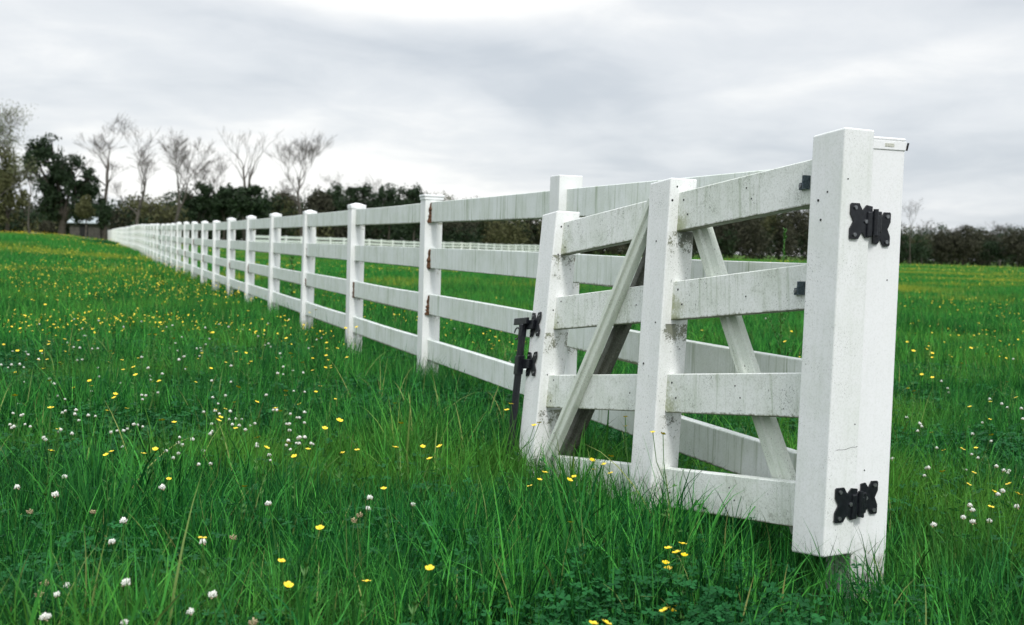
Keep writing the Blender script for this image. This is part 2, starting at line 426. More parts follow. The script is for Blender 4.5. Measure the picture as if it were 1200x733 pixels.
def grail(x0, x1, ztop, dots=()):
    bm = bmesh.new(); n = 6
    prof = [(-.086, .003), (-.083, 0), (-.044, 0), (-.041, .003), (-.041, RH-.003), (-.044, RH), (-.083, RH), (-.086, RH-.003)]
    R_ = [[bm.verts.new((x0+(x1-x0)*i/n, y, ztop-RH+z_)) for y, z_ in prof] for i in range(n+1)]
    for i in range(n):
        for j in range(8): bm.faces.new([R_[i][j], R_[i+1][j], R_[i+1][(j+1)%8], R_[i][(j+1)%8]])
    bm.faces.new(R_[0]); bm.faces.new(R_[-1][::-1])
    for a, zz, r in dots: add_cyl(bm, (x0+a, -.0411, ztop-RH+zz), (x0+a, -.0398, ztop-RH+zz), r, 8, 1)
    return gate_part('rail', bm, [m_grail, m_hole], (x0, 0, ztop-RH), True)
random.seed(5)
for i, z in enumerate(GZ):
    grail(GW-.002, .8919, z, [(.72, .11, .004), (.69, .055, .0035), (.33, .06, .0028), (.36,.10,.0028)][:4 if i != 1 else 3])
    grail(.8899+GW-.002, 1.7749, z, [(.70, .12, .0035), (.10, .07, .003), (.71, .03, .0035)])
def brace(p0, p1, c0, c1, width, mat, front=True):
    """ridged channel board between local (a,b) points, depth between y=-c0 and y=-c1"""
    a0 = Vector((p0[0], 0, p0[1])); a1 = Vector((p1[0], 0, p1[1])); d = (a1-a0).normalized(); n = Vector((d.z, 0, -d.x))
    prof = [(-.5, c1), (-.5, c0+.018), (-.46, c0+.012), (-.10, c0+.010), (-.04, c0+.001), (.04, c0+.001), (.10, c0+.010), (.46, c0+.012), (.5, c0+.018), (.5, c1)]
    if not front: prof = [(-.5, c0), (-.5, c1-.004), (-.46, c1), (-.40, c1), (-.36, c0+.014), (.0, c0+.012), (.36, c0+.014), (.40, c1), (.46, c1), (.5, c1-.004), (.5, c0)]
    bm = bmesh.new(); A = []; B = []
    for s_, c_ in prof:
        A.append(bm.verts.new(a0 + n*s_*width + Vector((0, -c_, 0)))); B.append(bm.verts.new(a1 + n*s_*width + Vector((0, -c_, 0))))
    k = len(prof)
    for i in range(k): bm.faces.new([A[i], A[(i+1)%k], B[(i+1)%k], B[i]])
    bm.faces.new(A[::-1]); bm.faces.new(B)
    bmesh.ops.subdivide_edges(bm, edges=[e for e in bm.edges if abs((e.verts[0].co-e.verts[1].co).length-(a1-a0).length) < .01], cuts=5)
    L = Matrix.Translation(warp(a0)) @ Matrix.Rotation(atan2(d.x, d.z), 4, 'Y'); LI = L.inverted()
    for v in bm.verts: v.co = LI @ warp(v.co)
    o = bm_obj('brace', bm, mat, gate); o.matrix_local = L; return o
pA = glocal(652, 512, .02); pB = glocal(752, 272, .02)
print('brace front', pA, pB, 'rear R', glocal(821,272,.105), glocal(905,528,.105))
BR1 = (pA, pB)
d1 = (pB[0]-pA[0], pB[1]-pA[1])
brace((pA[0]-d1[0]*.14, pA[1]-d1[1]*.14), (pB[0]+d1[0]*.13, pB[1]+d1[1]*.13), .0005, .0405, .070, m_brace)
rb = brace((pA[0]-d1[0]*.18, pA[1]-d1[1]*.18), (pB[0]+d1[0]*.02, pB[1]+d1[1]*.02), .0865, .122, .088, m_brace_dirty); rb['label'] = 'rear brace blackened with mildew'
qA = glocal(821, 272, .1); qB = glocal(905, 528, .1)
dq = (qB[0]-qA[0], qB[1]-qA[1])
brace((qA[0]-dq[0]*.10, qA[1]-dq[1]*.10), (qB[0]+dq[0]*.32, qB[1]+dq[1]*.32), .0865, .122, .085, m_brace)
# spare gate-frame clips at the hinge stile
for i, (px, py) in enumerate(((945, 217.5), (939, 341))):
    a, bb = glocal(px, py, .04)
    bm = bmesh.new()
    add_box(bm, a-.012, a+.024, -.041, -.030, bb-.012, bb+.010, .002)
    add_box(bm, a-.016, a-.009, -.043, -.012, bb-.014, bb+.028, .0015)
    add_cyl(bm, (a+.012, -.031, bb), (a+.012, -.024, bb), .006, 8, 1)
    gate_part('rail_clip', bm, [m_clip, m_bolt], (a, -.04, bb))
# butterfly hinge leaf in the plane spanned by ex (width) and ez (up), en outward
def leaf_poly(wd, ht):
    # X-like butterfly outline with notches, y from -ht/2 to ht/2
    h = ht/2; w = wd
    return [(0, h*.84), (w*.26, h*.90), (w*.45, h*.58), (w*.62, h*.98), (w*.95, h*.98), (w, h*.90), (w*1.0, h*.42), (w*.84, 0),
            (w*1.0, -h*.42), (w, -h*.90), (w*.95, -h*.98), (w*.62, -h*.98), (w*.45, -h*.58), (w*.26, -h*.90), (0, -h*.84)]
def leaf(bm, o, ex, ez, en, wd, ht, th=.005, mi=0):
    P = leaf_poly(wd, ht)
    # fan from the centre so that the concave outline fills properly
    cA = bm.verts.new(o + ex*wd*.45); cB = bm.verts.new(o + ex*wd*.45 + en*th)
    A = [bm.verts.new(o + ex*x + ez*z) for x, z in P]; B = [bm.verts.new(o + ex*x + ez*z + en*th) for x, z in P]
    k = len(P)
    for i in range(k):
        j = (i+1) % k
        bm.faces.new([A[i], A[j], B[j], B[i]]); bm.faces.new([cA, A[j], A[i]]); bm.faces.new([cB, B[i], B[j]])
    for x, z in ((.80, .74), (.80, -.74), (.30, 0)):
        q = o + ex*wd*x + ez*ht/2*z + en*th
        add_cyl(bm, q, q + en*.004, .0065, 6, 1)
FM = Matrix.Translation(G) @ Matrix.Rotation(pi/2+FA, 4, 'Z')
def hinge(py_st, py_po, label):
    # stile leaf lies on the stile's end face (local x = 0)
    d = GI.to_3x3() @ ray(*py_st); o = GI @ CO; t = (0 - o.x)/d.x; p = o + d*t
    hz = p.z
    h = empty('hinge', (-.0099*hz, -GT-.004, hz), 0, gate); h['label'] = label
    base = Vector((-.0099*hz, -GT-.004, hz))
    bm = bmesh.new()
    leaf(bm, Vector((-.0012, .004, 0)), Vector((0, 1, 0)), Vector((0, 0, 1)), Vector((-1, 0, 0)), .088, .108)
    bm_obj('stile_leaf', bm, [m_black, m_bolt], h)
    # post leaf on gatepost end face
    FI = FM.inverted(); d = FI.to_3x3() @ ray(*py_po); o = FI @ CO; t = (-W/2 - o.x)/d.x; p2 = o + d*t
    T = (GM @ Matrix.Translation(base)).inverted() @ FM
    bm = bmesh.new()
    ex = (T.to_3x3() @ Vector((0, -1, 0))); ez = (T.to_3x3() @ Vector((0, 0, 1))); en = (T.to_3x3() @ Vector((-1, 0, 0)))
    o2 = T @ Vector((-W/2-.0012, W/2-.020, p2.z))
    leaf(bm, o2, ex, ez, en, .062, .104)
    bm_obj('post_leaf', bm, [m_black, m_bolt], h)
    bm = bmesh.new()
    c = Vector((-.016, -.004, 0)) 
    m2 = (o2 + c)/2
    # block housing and pin
    add_box(bm, -.009, .018, -.034, .012, -.032, .032, .003)
    add_box(bm, -.012, .004, .006, .026, -.046, .030, .004)
    add_box(bm, -.013, -.004, -.022, -.013, -.044, .020, .002)
    add_cyl(bm, (-.010, -.006, -.040), (-.010, -.006, .038), .008, 14)
    bm_obj('pin_barrel', bm, [m_black, m_bolt], h)
    return hz
print('hinge z', hinge((1012, 260), (1036, 269), 'upper black butterfly hinge'), hinge((992, 591), (1019, 583), 'lower black butterfly hinge'))
# latch: drop rod assembly on latch stile
la = empty('drop_rod_latch', (0,0,0), 0, gate)
def xplate(bm, a, bb, wd, ht):
    for sgn in (1, -1):
        P = [(0, .28), (.20, .95), (.46, 1.0), (.5, .48), (.30, 0), (.5, -.48), (.46, -1.0), (.20, -.95), (0, -.28)]
        A = [bm.verts.new((a+sgn*x*wd, .001, bb+z*ht/2)) for x, z in P]; B = [bm.verts.new((a+sgn*x*wd, .006, bb+z*ht/2)) for x, z in P]
        cA = bm.verts.new((a+sgn*.15*wd, .001, bb)); cB = bm.verts.new((a+sgn*.15*wd, .006, bb)); k = len(P)
        for i in range(k):
            j = (i+1) % k
            bm.faces.new([A[i], A[j], B[j], B[i]]); bm.faces.new([cA, A[i], A[j]]); bm.faces.new([cB, B[i], B[j]])
    for sx, szz in ((.36,.7),(-.36,.7),(.36,-.7),(-.36,-.7)):
        add_cyl(bm, (a+sx*wd, .006, bb+szz*ht/2), (a+sx*wd, .010, bb+szz*ht/2), .005, 6, 1)
a1, b1 = glocal(624, 381, 0.0); a2, b2 = glocal(618, 427, 0.0)
print('latch', a1, b1, a2, b2)
aL = 1.7729 + GW
for (a, bb, nm) in ((aL-.052, b1, 'upper'), (aL-.050, b2, 'lower')):
    bm = bmesh.new(); xplate(bm, a, bb, .085, .108)
    add_box(bm, a+.0, aL+.035, .0062, .020, bb-.020, bb+.022, .003)
    gate_part('latch_plate', bm, [m_black, m_bolt], (a, 0, bb), parent=la)
bm = bmesh.new()
add_box(bm, aL-.02, aL+.105, .021, .036, b1+.004, b1+.034, .003)
gate_part('latch_bolt', bm, [m_black, m_bolt], (aL, .03, b1), parent=la)
bm = bmesh.new()
add_cyl(bm, (aL+.022, .028, b1+.004), (aL+.022, .028, -.01), .0165, 14)
add_box(bm, aL+.004, aL+.040, .012, .044, b2-.045, b2+.040, .004)
add_box(bm, aL+.006, aL+.038, .014, .042, b1-.055, b1+.006, .004)
gate_part('drop_rod', bm, [m_black, m_bolt], (aL+.022, .028, 0), parent=la)
bm = bmesh.new(); cx, cz = aL+.070, b1-.035
for i in range(14):
    t0, t1 = 2*pi*i/14*.8+.2, 2*pi*(i+1)/14*.8+.2
    add_cyl(bm, (cx+.026*cos(t0), .030, cz+.026*sin(t0)), (cx+.026*cos(t1), .030, cz+.026*sin(t1)), .0035, 6)
gate_part('ring_pull', bm, [m_black], (cx, .03, cz), parent=la)

# ------------------------------------------------------------------ far white fence
def far_fence():
    pa = at_depth(296, 282, 92); pb = at_depth(662, 293, 165)
    A = Vector((pa.x, 92, 0)); B = Vector((pb.x, 165, 0)); d = (B-A); L = d.length; ang = atan2(d.y, d.x)
    o = empty('board_fence', (A.x, A.y, 0), ang); tag(o, 'distant white board fence crossing the field below the woods', 'fence')
    n = int(L/S)
    dn = d.normalized()
    zs = [tz(A.x+dn.x*S*i, A.y+dn.y*S*i) for i in range(n+1)]
    for i in range(n+1):
        bm = bmesh.new(); add_box(bm, -.065, .065, -.065, .065, -.1, 1.42, .01); add_box(bm, -.075, .075, -.075, .075, 1.4205, 1.45, .01)
        p = bm_obj('post', bm, m_post, o); p.location = (S*i, 0, zs[i])
    for i in range(n):
        bm = bmesh.new()
        for k in range(4):
            b2 = rail_bm(S-.13, zs[i+1]-zs[i]); [setattr(v_.co, 'z', v_.co.z*1.45) for v_ in b2.verts]; bmesh.ops.translate(b2, verts=b2.verts[:], vec=(0, 0, RZ[k]-RH))
            me = bpy.data.meshes.new('t'); b2.to_mesh(me); b2.free(); bm.from_mesh(me); bpy.data.meshes.remove(me)
        p = bm_obj('rail_panel', bm, m_rail, o); p.location = (S*i+.065, 0, zs[i])
far_fence()

# ------------------------------------------------------------------ grass (stuff) : one object, clumps + points
def blades(n, radius, h0, h1, w, segs, bend=.5, lean=.12, rng=RNG, bright=(0,1), cluster=0.0, pw=2.0):
    """vectorised grass blades; returns verts, quads, tris, shade"""
    if cluster > 0:
        nc = max(2, n//9); ca = rng.uniform(0, 2*pi, nc); cr = radius*np.sqrt(rng.uniform(0,1,nc))
        ci = rng.integers(0, nc, n)
        bx = cr[ci]*np.cos(ca[ci]) + rng.normal(0, cluster, n); by = cr[ci]*np.sin(ca[ci]) + rng.normal(0, cluster, n)
    else:
        a = rng.uniform(0, 2*pi, n); r = radius*np.sqrt(rng.uniform(0, 1, n)); bx = r*np.cos(a); by = r*np.sin(a)
    H = rng.uniform(h0, h1, n)*rng.uniform(.7, 1.0, n); az = rng.uniform(0, 2*pi, n); ld = rng.uniform(0, 2*pi, n)
    le = np.abs(rng.normal(0, lean, n)); bd = np.abs(rng.normal(0, bend, n)); ww = w*rng.uniform(.5, 1.3, n)
    V = []; sh = rng.uniform(bright[0], bright[1], n)**pw; SH = []
    lv = np.linspace(0, 1, segs+1)
    x = bx.copy(); y = by.copy(); z = np.full(n, -.02); th = le.copy()
    for i, t in enumerate(lv):
        if i:
            dl = H/segs
            x += np.sin(th)*np.cos(ld)*dl; y += np.sin(th)*np.sin(ld)*dl; z += np.cos(th)*dl
            th = th + bd*(t**1.2)*1.6/segs*2
        wt = ww*(1-t**1.8)*(.75+.5*min(t*3,1)*.5) if t < 1 else 0
        if i < segs:
            V.append(np.stack([x-np.cos(az)*wt/2, y-np.sin(az)*wt/2, z], -1)); V.append(np.stack([x+np.cos(az)*wt/2, y+np.sin(az)*wt/2, z], -1))
            SH += [sh, sh]
        else: V.append(np.stack([x, y, z], -1)); SH.append(sh)
    V = np.stack(V, 1); SH = np.stack(SH, 1); k = V.shape[1]
    base = np.arange(n)[:, None]*k; q = []
    for i in range(segs-1): q.append(base + np.array([2*i, 2*i+1, 2*i+3, 2*i+2]))
    Q = np.concatenate(q, 0) if q else np.zeros((0,4), int)
    T = base + np.array([2*segs-2, 2*segs-1, 2*segs])
    return V.reshape(-1, 3), Q, T, SH.ravel()
def trefoils(n, radius, h0, h1, size, rng=RNG):
    V = []; Q = []; T = []; SH = []; c = 0
    for i in range(n):
        a = rng.uniform(0, 2*pi); r = radius*sqrt(rng.uniform(0,1)); x, y = r*cos(a), r*sin(a); h = rng.uniform(h0, h1)
        s = size*rng.uniform(.7, 1.2); tx, ty = rng.normal(0,.25,2); s0 = rng.uniform(0,1)
        lx, ly = rng.normal(0, .03, 2)
        # stem
        w = .0012
        V += [(x-w,y,-.01),(x+w,y,-.01),(x+lx+w,y+ly,h),(x+lx-w,y+ly,h)]; SH += [s0*.6]*4; Q.append((c,c+1,c+2,c+3)); c += 4
        x += lx; y += ly; a0 = rng.uniform(0, 2*pi)
        for j in range(3):
            t = a0 + j*2*pi/3; e = Vector((cos(t), sin(t), 0)); f = Vector((-sin(t), cos(t), 0))
            pts = [(0,0,0),(.35,.30,.06),(.75,.50,.10),(1.0,.30,.06),(.94,0,-.02),(1.0,-.30,.06),(.75,-.50,.10),(.35,-.30,.06),(.5,0,-.03)]
            for (p, q_, z_) in pts:
                vv = Vector((x, y, h)) + e*p*s + f*q_*s; zz = h + z_*s + (vv.x-x)*tx + (vv.y-y)*ty
                V.append((vv.x, vv.y, zz)); SH.append(min(1, s0*.8 + .2*(p > .5)))
            for (p, q_, r_, u_) in ((0,1,2,8),(8,2,3,4),(8,4,5,6),(0,8,6,7)): Q.append((c+p,c+q_,c+r_,c+u_))
            c += 9
    return np.array(V), np.array(Q), np.zeros((0,3), int), np.array(SH)

def tuft_nodes():
    ng = bpy.data.node_groups.new('scatter_tufts', 'GeometryNodeTree')
    ng.interface.new_socket('Geometry', in_out='INPUT', socket_type='NodeSocketGeometry')
    ng.interface.new_socket('Geometry', in_out='OUTPUT', socket_type='NodeSocketGeometry')
    N = ng.nodes; L = ng.links
    gi = N.new('NodeGroupInput'); go = N.new('NodeGroupOutput')
    def attr(name, typ):
        a = N.new('GeometryNodeInputNamedAttribute'); a.data_type = typ; a.inputs['Name'].default_value = name
        return [o for o in a.outputs if o.enabled and o.name == 'Attribute'][0]
    sg = N.new('GeometryNodeSeparateGeometry'); sg.domain = 'POINT'
    L.new(gi.outputs[0], sg.inputs['Geometry']); L.new(attr('is_point', 'BOOLEAN'), sg.inputs['Selection'])
    si = N.new('GeometryNodeSplitToInstances'); si.domain = 'POINT'
    L.new(sg.outputs['Inverted'], si.inputs['Geometry']); L.new(attr('cid', 'INT'), si.inputs['Group ID'])
    ip = N.new('GeometryNodeInstanceOnPoints')
    L.new(sg.outputs['Selection'], ip.inputs['Points']); L.new(si.outputs['Instances'], ip.inputs['Instance'])
    ip.inputs['Pick Instance'].default_value = True
    L.new(attr('pick', 'INT'), ip.inputs['Instance Index'])
    er = N.new('FunctionNodeEulerToRotation'); L.new(attr('rot', 'FLOAT_VECTOR'), er.inputs[0]); L.new(er.outputs[0], ip.inputs['Rotation'])
    L.new(attr('scl', 'FLOAT_VECTOR'), ip.inputs['Scale'])
    L.new(ip.outputs[0], go.inputs[0])
    return ng
NG = tuft_nodes()
def scatter(name, label, cat, clumps, pts, pick, rot, scl, mat):
    """clumps: list of (V,Q,T,SH). All end up in ONE object."""
    V = []; Q = []; T = []; SH = []; CID = []; c = 0
    for i, (v, q, t, s) in enumerate(clumps):
        V.append(v); SH.append(s); CID.append(np.full(len(v), i))
        if len(q): Q.append(q + c)
        if len(t): T.append(t + c)
        c += len(v)
    n = len(pts); V.append(pts); SH.append(np.zeros(n)); CID.append(np.zeros(n))
    isp = np.concatenate([np.zeros(c, bool), np.ones(n, bool)])
    z = np.zeros((c, 3))
    attrs = {'shade': ('FLOAT', np.concatenate(SH).astype(np.float32)), 'cid': ('INT', np.concatenate(CID).astype(np.int32)),
             'is_point': ('BOOLEAN', isp), 'pick': ('INT', np.concatenate([np.zeros(c), pick]).astype(np.int32)),
             'rot': ('FLOAT_VECTOR', np.concatenate([z, rot])), 'scl': ('FLOAT_VECTOR', np.concatenate([z, scl]))}
    me = np_mesh(name, np.concatenate(V), [np.concatenate(Q) if Q else np.zeros((0,4)), np.concatenate(T) if T else np.zeros((0,3))], mat, False, attrs)
    o = link(bpy.data.objects.new(name, me)); tag(o, label, cat, kind='stuff')
    md = o.modifiers.new('scatter', 'NODES'); md.node_group = NG
    return o
def fan(n, y0, y1, half=.56, off=.6, rng=RNG, power=1.0):
    """random ground points in the wedge the camera sees (plus a margin), density uniform per area"""
    y = np.sqrt(rng.uniform(y0*y0, y1*y1, n)) if power == 1 else y0 + (y1-y0)*rng.uniform(0,1,n)**power
    x = rng.uniform(-1, 1, n)*(half*y + off)
    return x, y
def nz(x, y, s, seed=0.0):
    return np.array([mnoise.noise(Vector((a*s+seed, b*s-seed, seed))) for a, b in zip(x, y)])
def lat(x, y): return -((x-G.x)*cos(FA) + (y-G.y)*sin(FA))
def clover_zone(x, y): return np.clip(sm(.05, .3, nz(x, y, .9, 3.7) + .22*(1-sm(3.2, 4.6, y)))*(1-sm(9, 14, y)), 0, 1)
def rots(n, tilt=.08): return np.stack([RNG.normal(0, tilt, n), RNG.normal(0, tilt, n), RNG.uniform(0, 2*pi, n)], -1)

def near_grass():
    cl = []
    for i in range(8): cl.append(blades(85, .17, .14, .34, .0052, 5, .50, .32, cluster=.018, pw=2.7))      # tall
    for i in range(4): cl.append(blades(80, .17, .07, .17, .0042, 4, .45, .38, cluster=.03, pw=3.0))       # short
    for i in range(3): cl.append(blades(26, .15, .26, .42, .0046, 5, .35, .18, bright=(.45,1), cluster=.02)) # sparse long pale
    for i in range(4): cl.append(blades(34, .17, .20, .40, .0085, 6, .75, .38, bright=(.1,1), cluster=.03))   # broad arching
    x, y = fan(5200, 2.0, 9.0, .54, .8)
    cz = clover_zone(x, y); u = RNG.uniform(0, 1, len(x))
    wedge = (np.abs(x-.278*y) < .12) & (y > 2.9) & (y < 3.66)      # trampled strip before the gatepost foot
    base_shade = wedge | (np.hypot(x-.84, y-3.42) < .16)       # thin grass right under the gate's hinge end
    inpost = np.zeros(len(x), bool)
    pick = np.where(u < .62*(1-cz)+.12, RNG.integers(0, 8, len(x)), np.where(u < .86, RNG.integers(8, 12, len(x)), RNG.integers(12, 19, len(x))))
    pick[base_shade] = RNG.integers(8, 12, base_shade.sum())
    keep = ~(base_shade & (u < .5))
    s = RNG.uniform(.75, 1.2, len(x))*(1+.45*nz(x, y, 1.1, 9.1)-.12*cz); h = s*RNG.uniform(.8, 1.1, len(x))
    s = np.where(wedge, s*.42, s); h = np.where(wedge, h*.42, h)
    pts = np.stack([x, y, terrain(x, y)], -1)[keep]
    scatter('grass', 'lush green grass in the foreground around the gate', 'grass', cl, pts, pick[keep], rots(len(x))[keep], np.stack([s, s, h], -1)[keep], m_grass)
near_grass()
def mid_grass():
    cl = [blades(95, .34, .14, .34, .0085, 3, .45, .25, cluster=.05) for i in range(8)] + [blades(90, .34, .08, .18, .008, 3, .45, .35) for i in range(3)]
    x, y = fan(7000, 8.6, 27, .54, .5)
    u = nz(x, y, .35, 5.5) + RNG.normal(0, .2, len(x)); pick = np.where(u > -.25, RNG.integers(0, 8, len(x)), RNG.integers(8, 11, len(x)))
    s = RNG.uniform(.8, 1.25, len(x)); h = s*(.9+.75*nz(x, y, .6, 2.2))
    scatter('grass', 'green meadow grass along both sides of the fence', 'grass', cl, np.stack([x, y, terrain(x, y)], -1), pick, rots(len(x), .05), np.stack([s, s, h], -1), m_grass)
mid_grass()
def far_grass():
    cl = [blades(110, .9, .12, .30, .026, 2, .4, .3) for i in range(8)]
    x, y = fan(5200, 26, 85, .53, 1)
    s = RNG.uniform(.8, 1.3, len(x)); h = s*(.85+.4*nz(x, y, .15, 4.4))
    x2, y2 = fan(3600, 82, 230, .53, 1)
    s2 = RNG.uniform(2.0, 3.2, len(x2)); h2 = RNG.uniform(.7, 1.2, len(x2))
    x = np.concatenate([x, x2]); y = np.concatenate([y, y2]); s = np.concatenate([s, s2]); h = np.concatenate([h, h2])
    n = len(x)
    scatter('grass', 'far meadow grass running out to the woods', 'grass', cl, np.stack([x, y, terrain(x, y)], -1), RNG.integers(0, 8, n), rots(n, .02), np.stack([s, s, h], -1), m_grass_far)
far_grass()
def clover_leaves():
    cl = [trefoils(34, .15, .04, .13, .0125) for i in range(8)]
    x, y = fan(3600, 2.2, 10, .5, .4)
    cz = clover_zone(x, y); k = RNG.uniform(0, 1, len(x)) < .22+.78*cz
    k &= ~((np.abs(x-.278*y) < .10) & (y > 3.0) & (y < 3.66))
    x, y = x[k], y[k]; n = len(x); s = RNG.uniform(.9, 1.45, n)
    scatter('clover_leaves', 'low round clover leaves growing between the foreground grass', 'clover', cl, np.stack([x, y, terrain(x, y)], -1), RNG.integers(0, 8, n), rots(n, .08), np.stack([s, s, s], -1), m_clover)
clover_leaves()

# ------------------------------------------------------------------ flowers
def stem_geo(bm, pts, r, mi=0):
    for i in range(len(pts)-1): add_cyl(bm, pts[i], pts[i+1], r*(1-.12*i), 5, mi)
def blossom_geo(bm, c, r, tilt=(0,0), mi=1, closed=.35):
    """five rounded overlapping cupped petals"""
    q = Matrix.Rotation(tilt[0], 3, 'X') @ Matrix.Rotation(tilt[1], 3, 'Y')
    ctr = Vector(c)
    for k in range(5):
        t = 2*pi*k/5; e = Vector((cos(t), sin(t), 0)); f = Vector((-sin(t), cos(t), 0))
        rows = [[(0, -.12), (0, .12)], [(.5, -.42), (.5, .42)], [(.85, -.46), (.85, .46)], [(1.02, -.2), (1.02, .2)]]
        vs = [[bm.verts.new(ctr + q @ (e*p*r + f*s*r + Vector((0, 0, closed*r*(p**1.4) - .06*r*abs(s))))) for p, s in row] for row in rows]
        for i in range(3):
            fc = bm.faces.new([vs[i][0], vs[i][1], vs[i+1][1], vs[i+1][0]]); fc.material_index = mi
    bmesh.ops.create_icosphere(bm, subdivisions=1, radius=r*.24, matrix=Matrix.Translation(ctr + q @ Vector((0, 0, r*.12))))
    for f_ in bm.faces:
        if len(f_.verts) == 3 and (f_.calc_center_median()-ctr).length < r*.5: f_.material_index = mi
def clover_head_geo(bm, c, r, mi=1, droop=False, seed=0):
    ctr = Vector(c); rg = random.Random(seed+7); n = 30; tx, ty = rg.uniform(-.4,.4), rg.uniform(-.4,.4)
    for k in range(n):
        ph = math.acos(max(-1, 1-1.75*(k+.5)/n)); th = k*2.39996 + rg.uniform(-.3,.3)
        d = Vector((sin(ph)*cos(th)+tx*.4, sin(ph)*sin(th)+ty*.4, cos(ph)*.9)); low = d.z < -.05
        if droop: d.z -= .7
        d.normalize(); p0 = ctr + d*r*.2; L_ = rg.uniform(.7, 1.2)
        s_ = d.cross(Vector((0,0,1)) if abs(d.z) < .9 else Vector((1,0,0))).normalized()*r*.26; u_ = s_.cross(d).normalized()*r*.20
        vs = [bm.verts.new(v) for v in (p0, p0+d*r*.55*L_+s_+u_, p0+d*r*.8*L_+u_*1.5, p0+d*r*.55*L_-s_+u_, p0+d*r*.6*L_-u_)]
        for q_ in ((0,1,4),(0,4,3),(1,2,4),(4,2,3),(0,3,1),(1,3,2)):
            f = bm.faces.new([vs[i] for i in q_]); f.material_index = (1 if d.z < -.45 and not droop else 0)
# prototype meshes for individual flowers
def stem_curve(h, lean):
    return [(0,0,-.02), (lean*.25, 0, h*.45), (lean*.6, lean*.2, h*.8), (lean, lean*.3, h)]
BP = []   # (stem mesh, blossom mesh, joined mesh)
def mk_proto(kind, h, lean, r, droop=False):
    pts = stem_curve(h, lean)
    bs = bmesh.new(); stem_geo(bs, pts, .0016)
    if kind == 'butter':
        for z in (.3, .6, .8):
            p = Vector(pts[1])*(1-z)+Vector(pts[2])*z; az_ = random.uniform(0, 6)
            for da in (-.5, 0, .5):
                d_ = Vector((cos(az_+da), sin(az_+da), .9)).normalized(); s_ = Vector((-sin(az_), cos(az_), 0))*.0022; L_ = random.uniform(.014, .026)
                bs.faces.new([bs.verts.new(p-s_*.3), bs.verts.new(p+d_*L_*.5-s_), bs.verts.new(p+d_*L_), bs.verts.new(p+d_*L_*.5+s_)])
    bb = bmesh.new(); c = pts[-1]; c0 = (0, 0, 0)
    tilt = (random.uniform(-.5,.5), random.uniform(-.5,.5))
    if kind == 'butter': blossom_geo(bb, c0, r, tilt, 0)
    else: clover_head_geo(bb, c0, r, 0, droop, int(h*100))
    mp = m_petal if kind == 'butter' else (m_clbr if droop else m_clfl)
    mp2 = mp if kind == 'butter' else m_clbr
    ms = bpy.data.meshes.new('stem'); bs.to_mesh(ms); ms.materials.append(m_stem)
    mb = bpy.data.meshes.new('blossom'); bb.to_mesh(mb); mb.materials.append(mp); mb.materials.append(mp2)
    for f in bb.faces: f.material_index += 1
    bmesh.ops.translate(bb, verts=bb.verts[:], vec=c)
    t = bpy.data.meshes.new('t'); bb.to_mesh(t); bs.from_mesh(t)
    mj = bpy.data.meshes.new('flower'); bs.to_mesh(mj); mj.materials.append(m_stem); mj.materials.append(mp); mj.materials.append(mp2)
    bpy.data.meshes.remove(t); bs.free(); bb.free()
    return ms, mb, mj, c
random.seed(3)
butter = [mk_proto('butter', h, random.uniform(-.06,.06), r) for h, r in ((.30,.0095),(.34,.0105),(.27,.0085),(.37,.010),(.32,.010),(.24,.009))]
white = [mk_proto('clover', h, random.uniform(-.03,.03), r) for h, r in ((.22,.0085),(.26,.0095),(.19,.008),(.24,.009))]
brown = [mk_proto('clover', h, .03, .0095, True) for h in (.20, .23)]
def place_flower(protos, name, x, y, label, cat, group, parts, sc=1.0, ztop=None):
    ms, mb, mj, c = random.choice(protos)
    z = tz(x, y); rz = random.uniform(0, 2*pi)
    if ztop is not None: sc_z = max(.35, (ztop - z)/c[2])
    else: sc_z = sc*random.uniform(.85, 1.1)
    if parts:
        o = empty(name, (x, y, z), rz)
        s = bpy.data.objects.new('stem', ms); link(s, o); s.scale = (sc, sc, sc_z)
        b_ = bpy.data.objects.new('blossom', mb); link(b_, o); b_.location = (c[0]*sc, c[1]*sc, c[2]*sc_z); b_.scale = (sc,)*3
    else:
        o = bpy.data.objects.new(name, mj); link(o); o.location = (x, y, z); o.rotation_euler = (0, 0, rz); o.scale = (sc, sc, sc*random.uniform(.85, 1.1))
    tag(o, label, cat, group); return o
def side(x, y):
    if lat(x, y) < -.1:
        px = x/max(y, .1)
        return 'right' if px > .30 else 'behind'
    return 'left'
def from_pixel(px, py, h):
    """where a flower head seen at this pixel stands, its head h above the soil"""
    d = ray(px, py)
    if d.z > -.004: return None
    t = (h - CH)/d.z
    for _ in range(4):
        p = CO + d*t; t = (h + tz(p.x, p.y) - CH)/d.z
    p = CO + d*t; return p.x, p.y
YL = {'left': ('small yellow buttercup blooming in the grass left of the white fence', 'yellow buttercups left of the fence'),
      'behind': ('small yellow buttercup blooming in the field seen through the fence rails', 'yellow buttercups beyond the fence'),
      'right': ('small yellow buttercup blooming in the field right of the gatepost', 'yellow buttercups right of the gatepost')}
WL = {'left': ('round white clover blossom among the grass left of the white fence', 'white clover blossoms left of the fence'),
      'behind': ('round white clover blossom in the field behind the fence', 'white clover blossoms beyond the fence'),
      'right': ('round white clover blossom in the grass right of the gatepost', 'white clover blossoms right of the gatepost')}
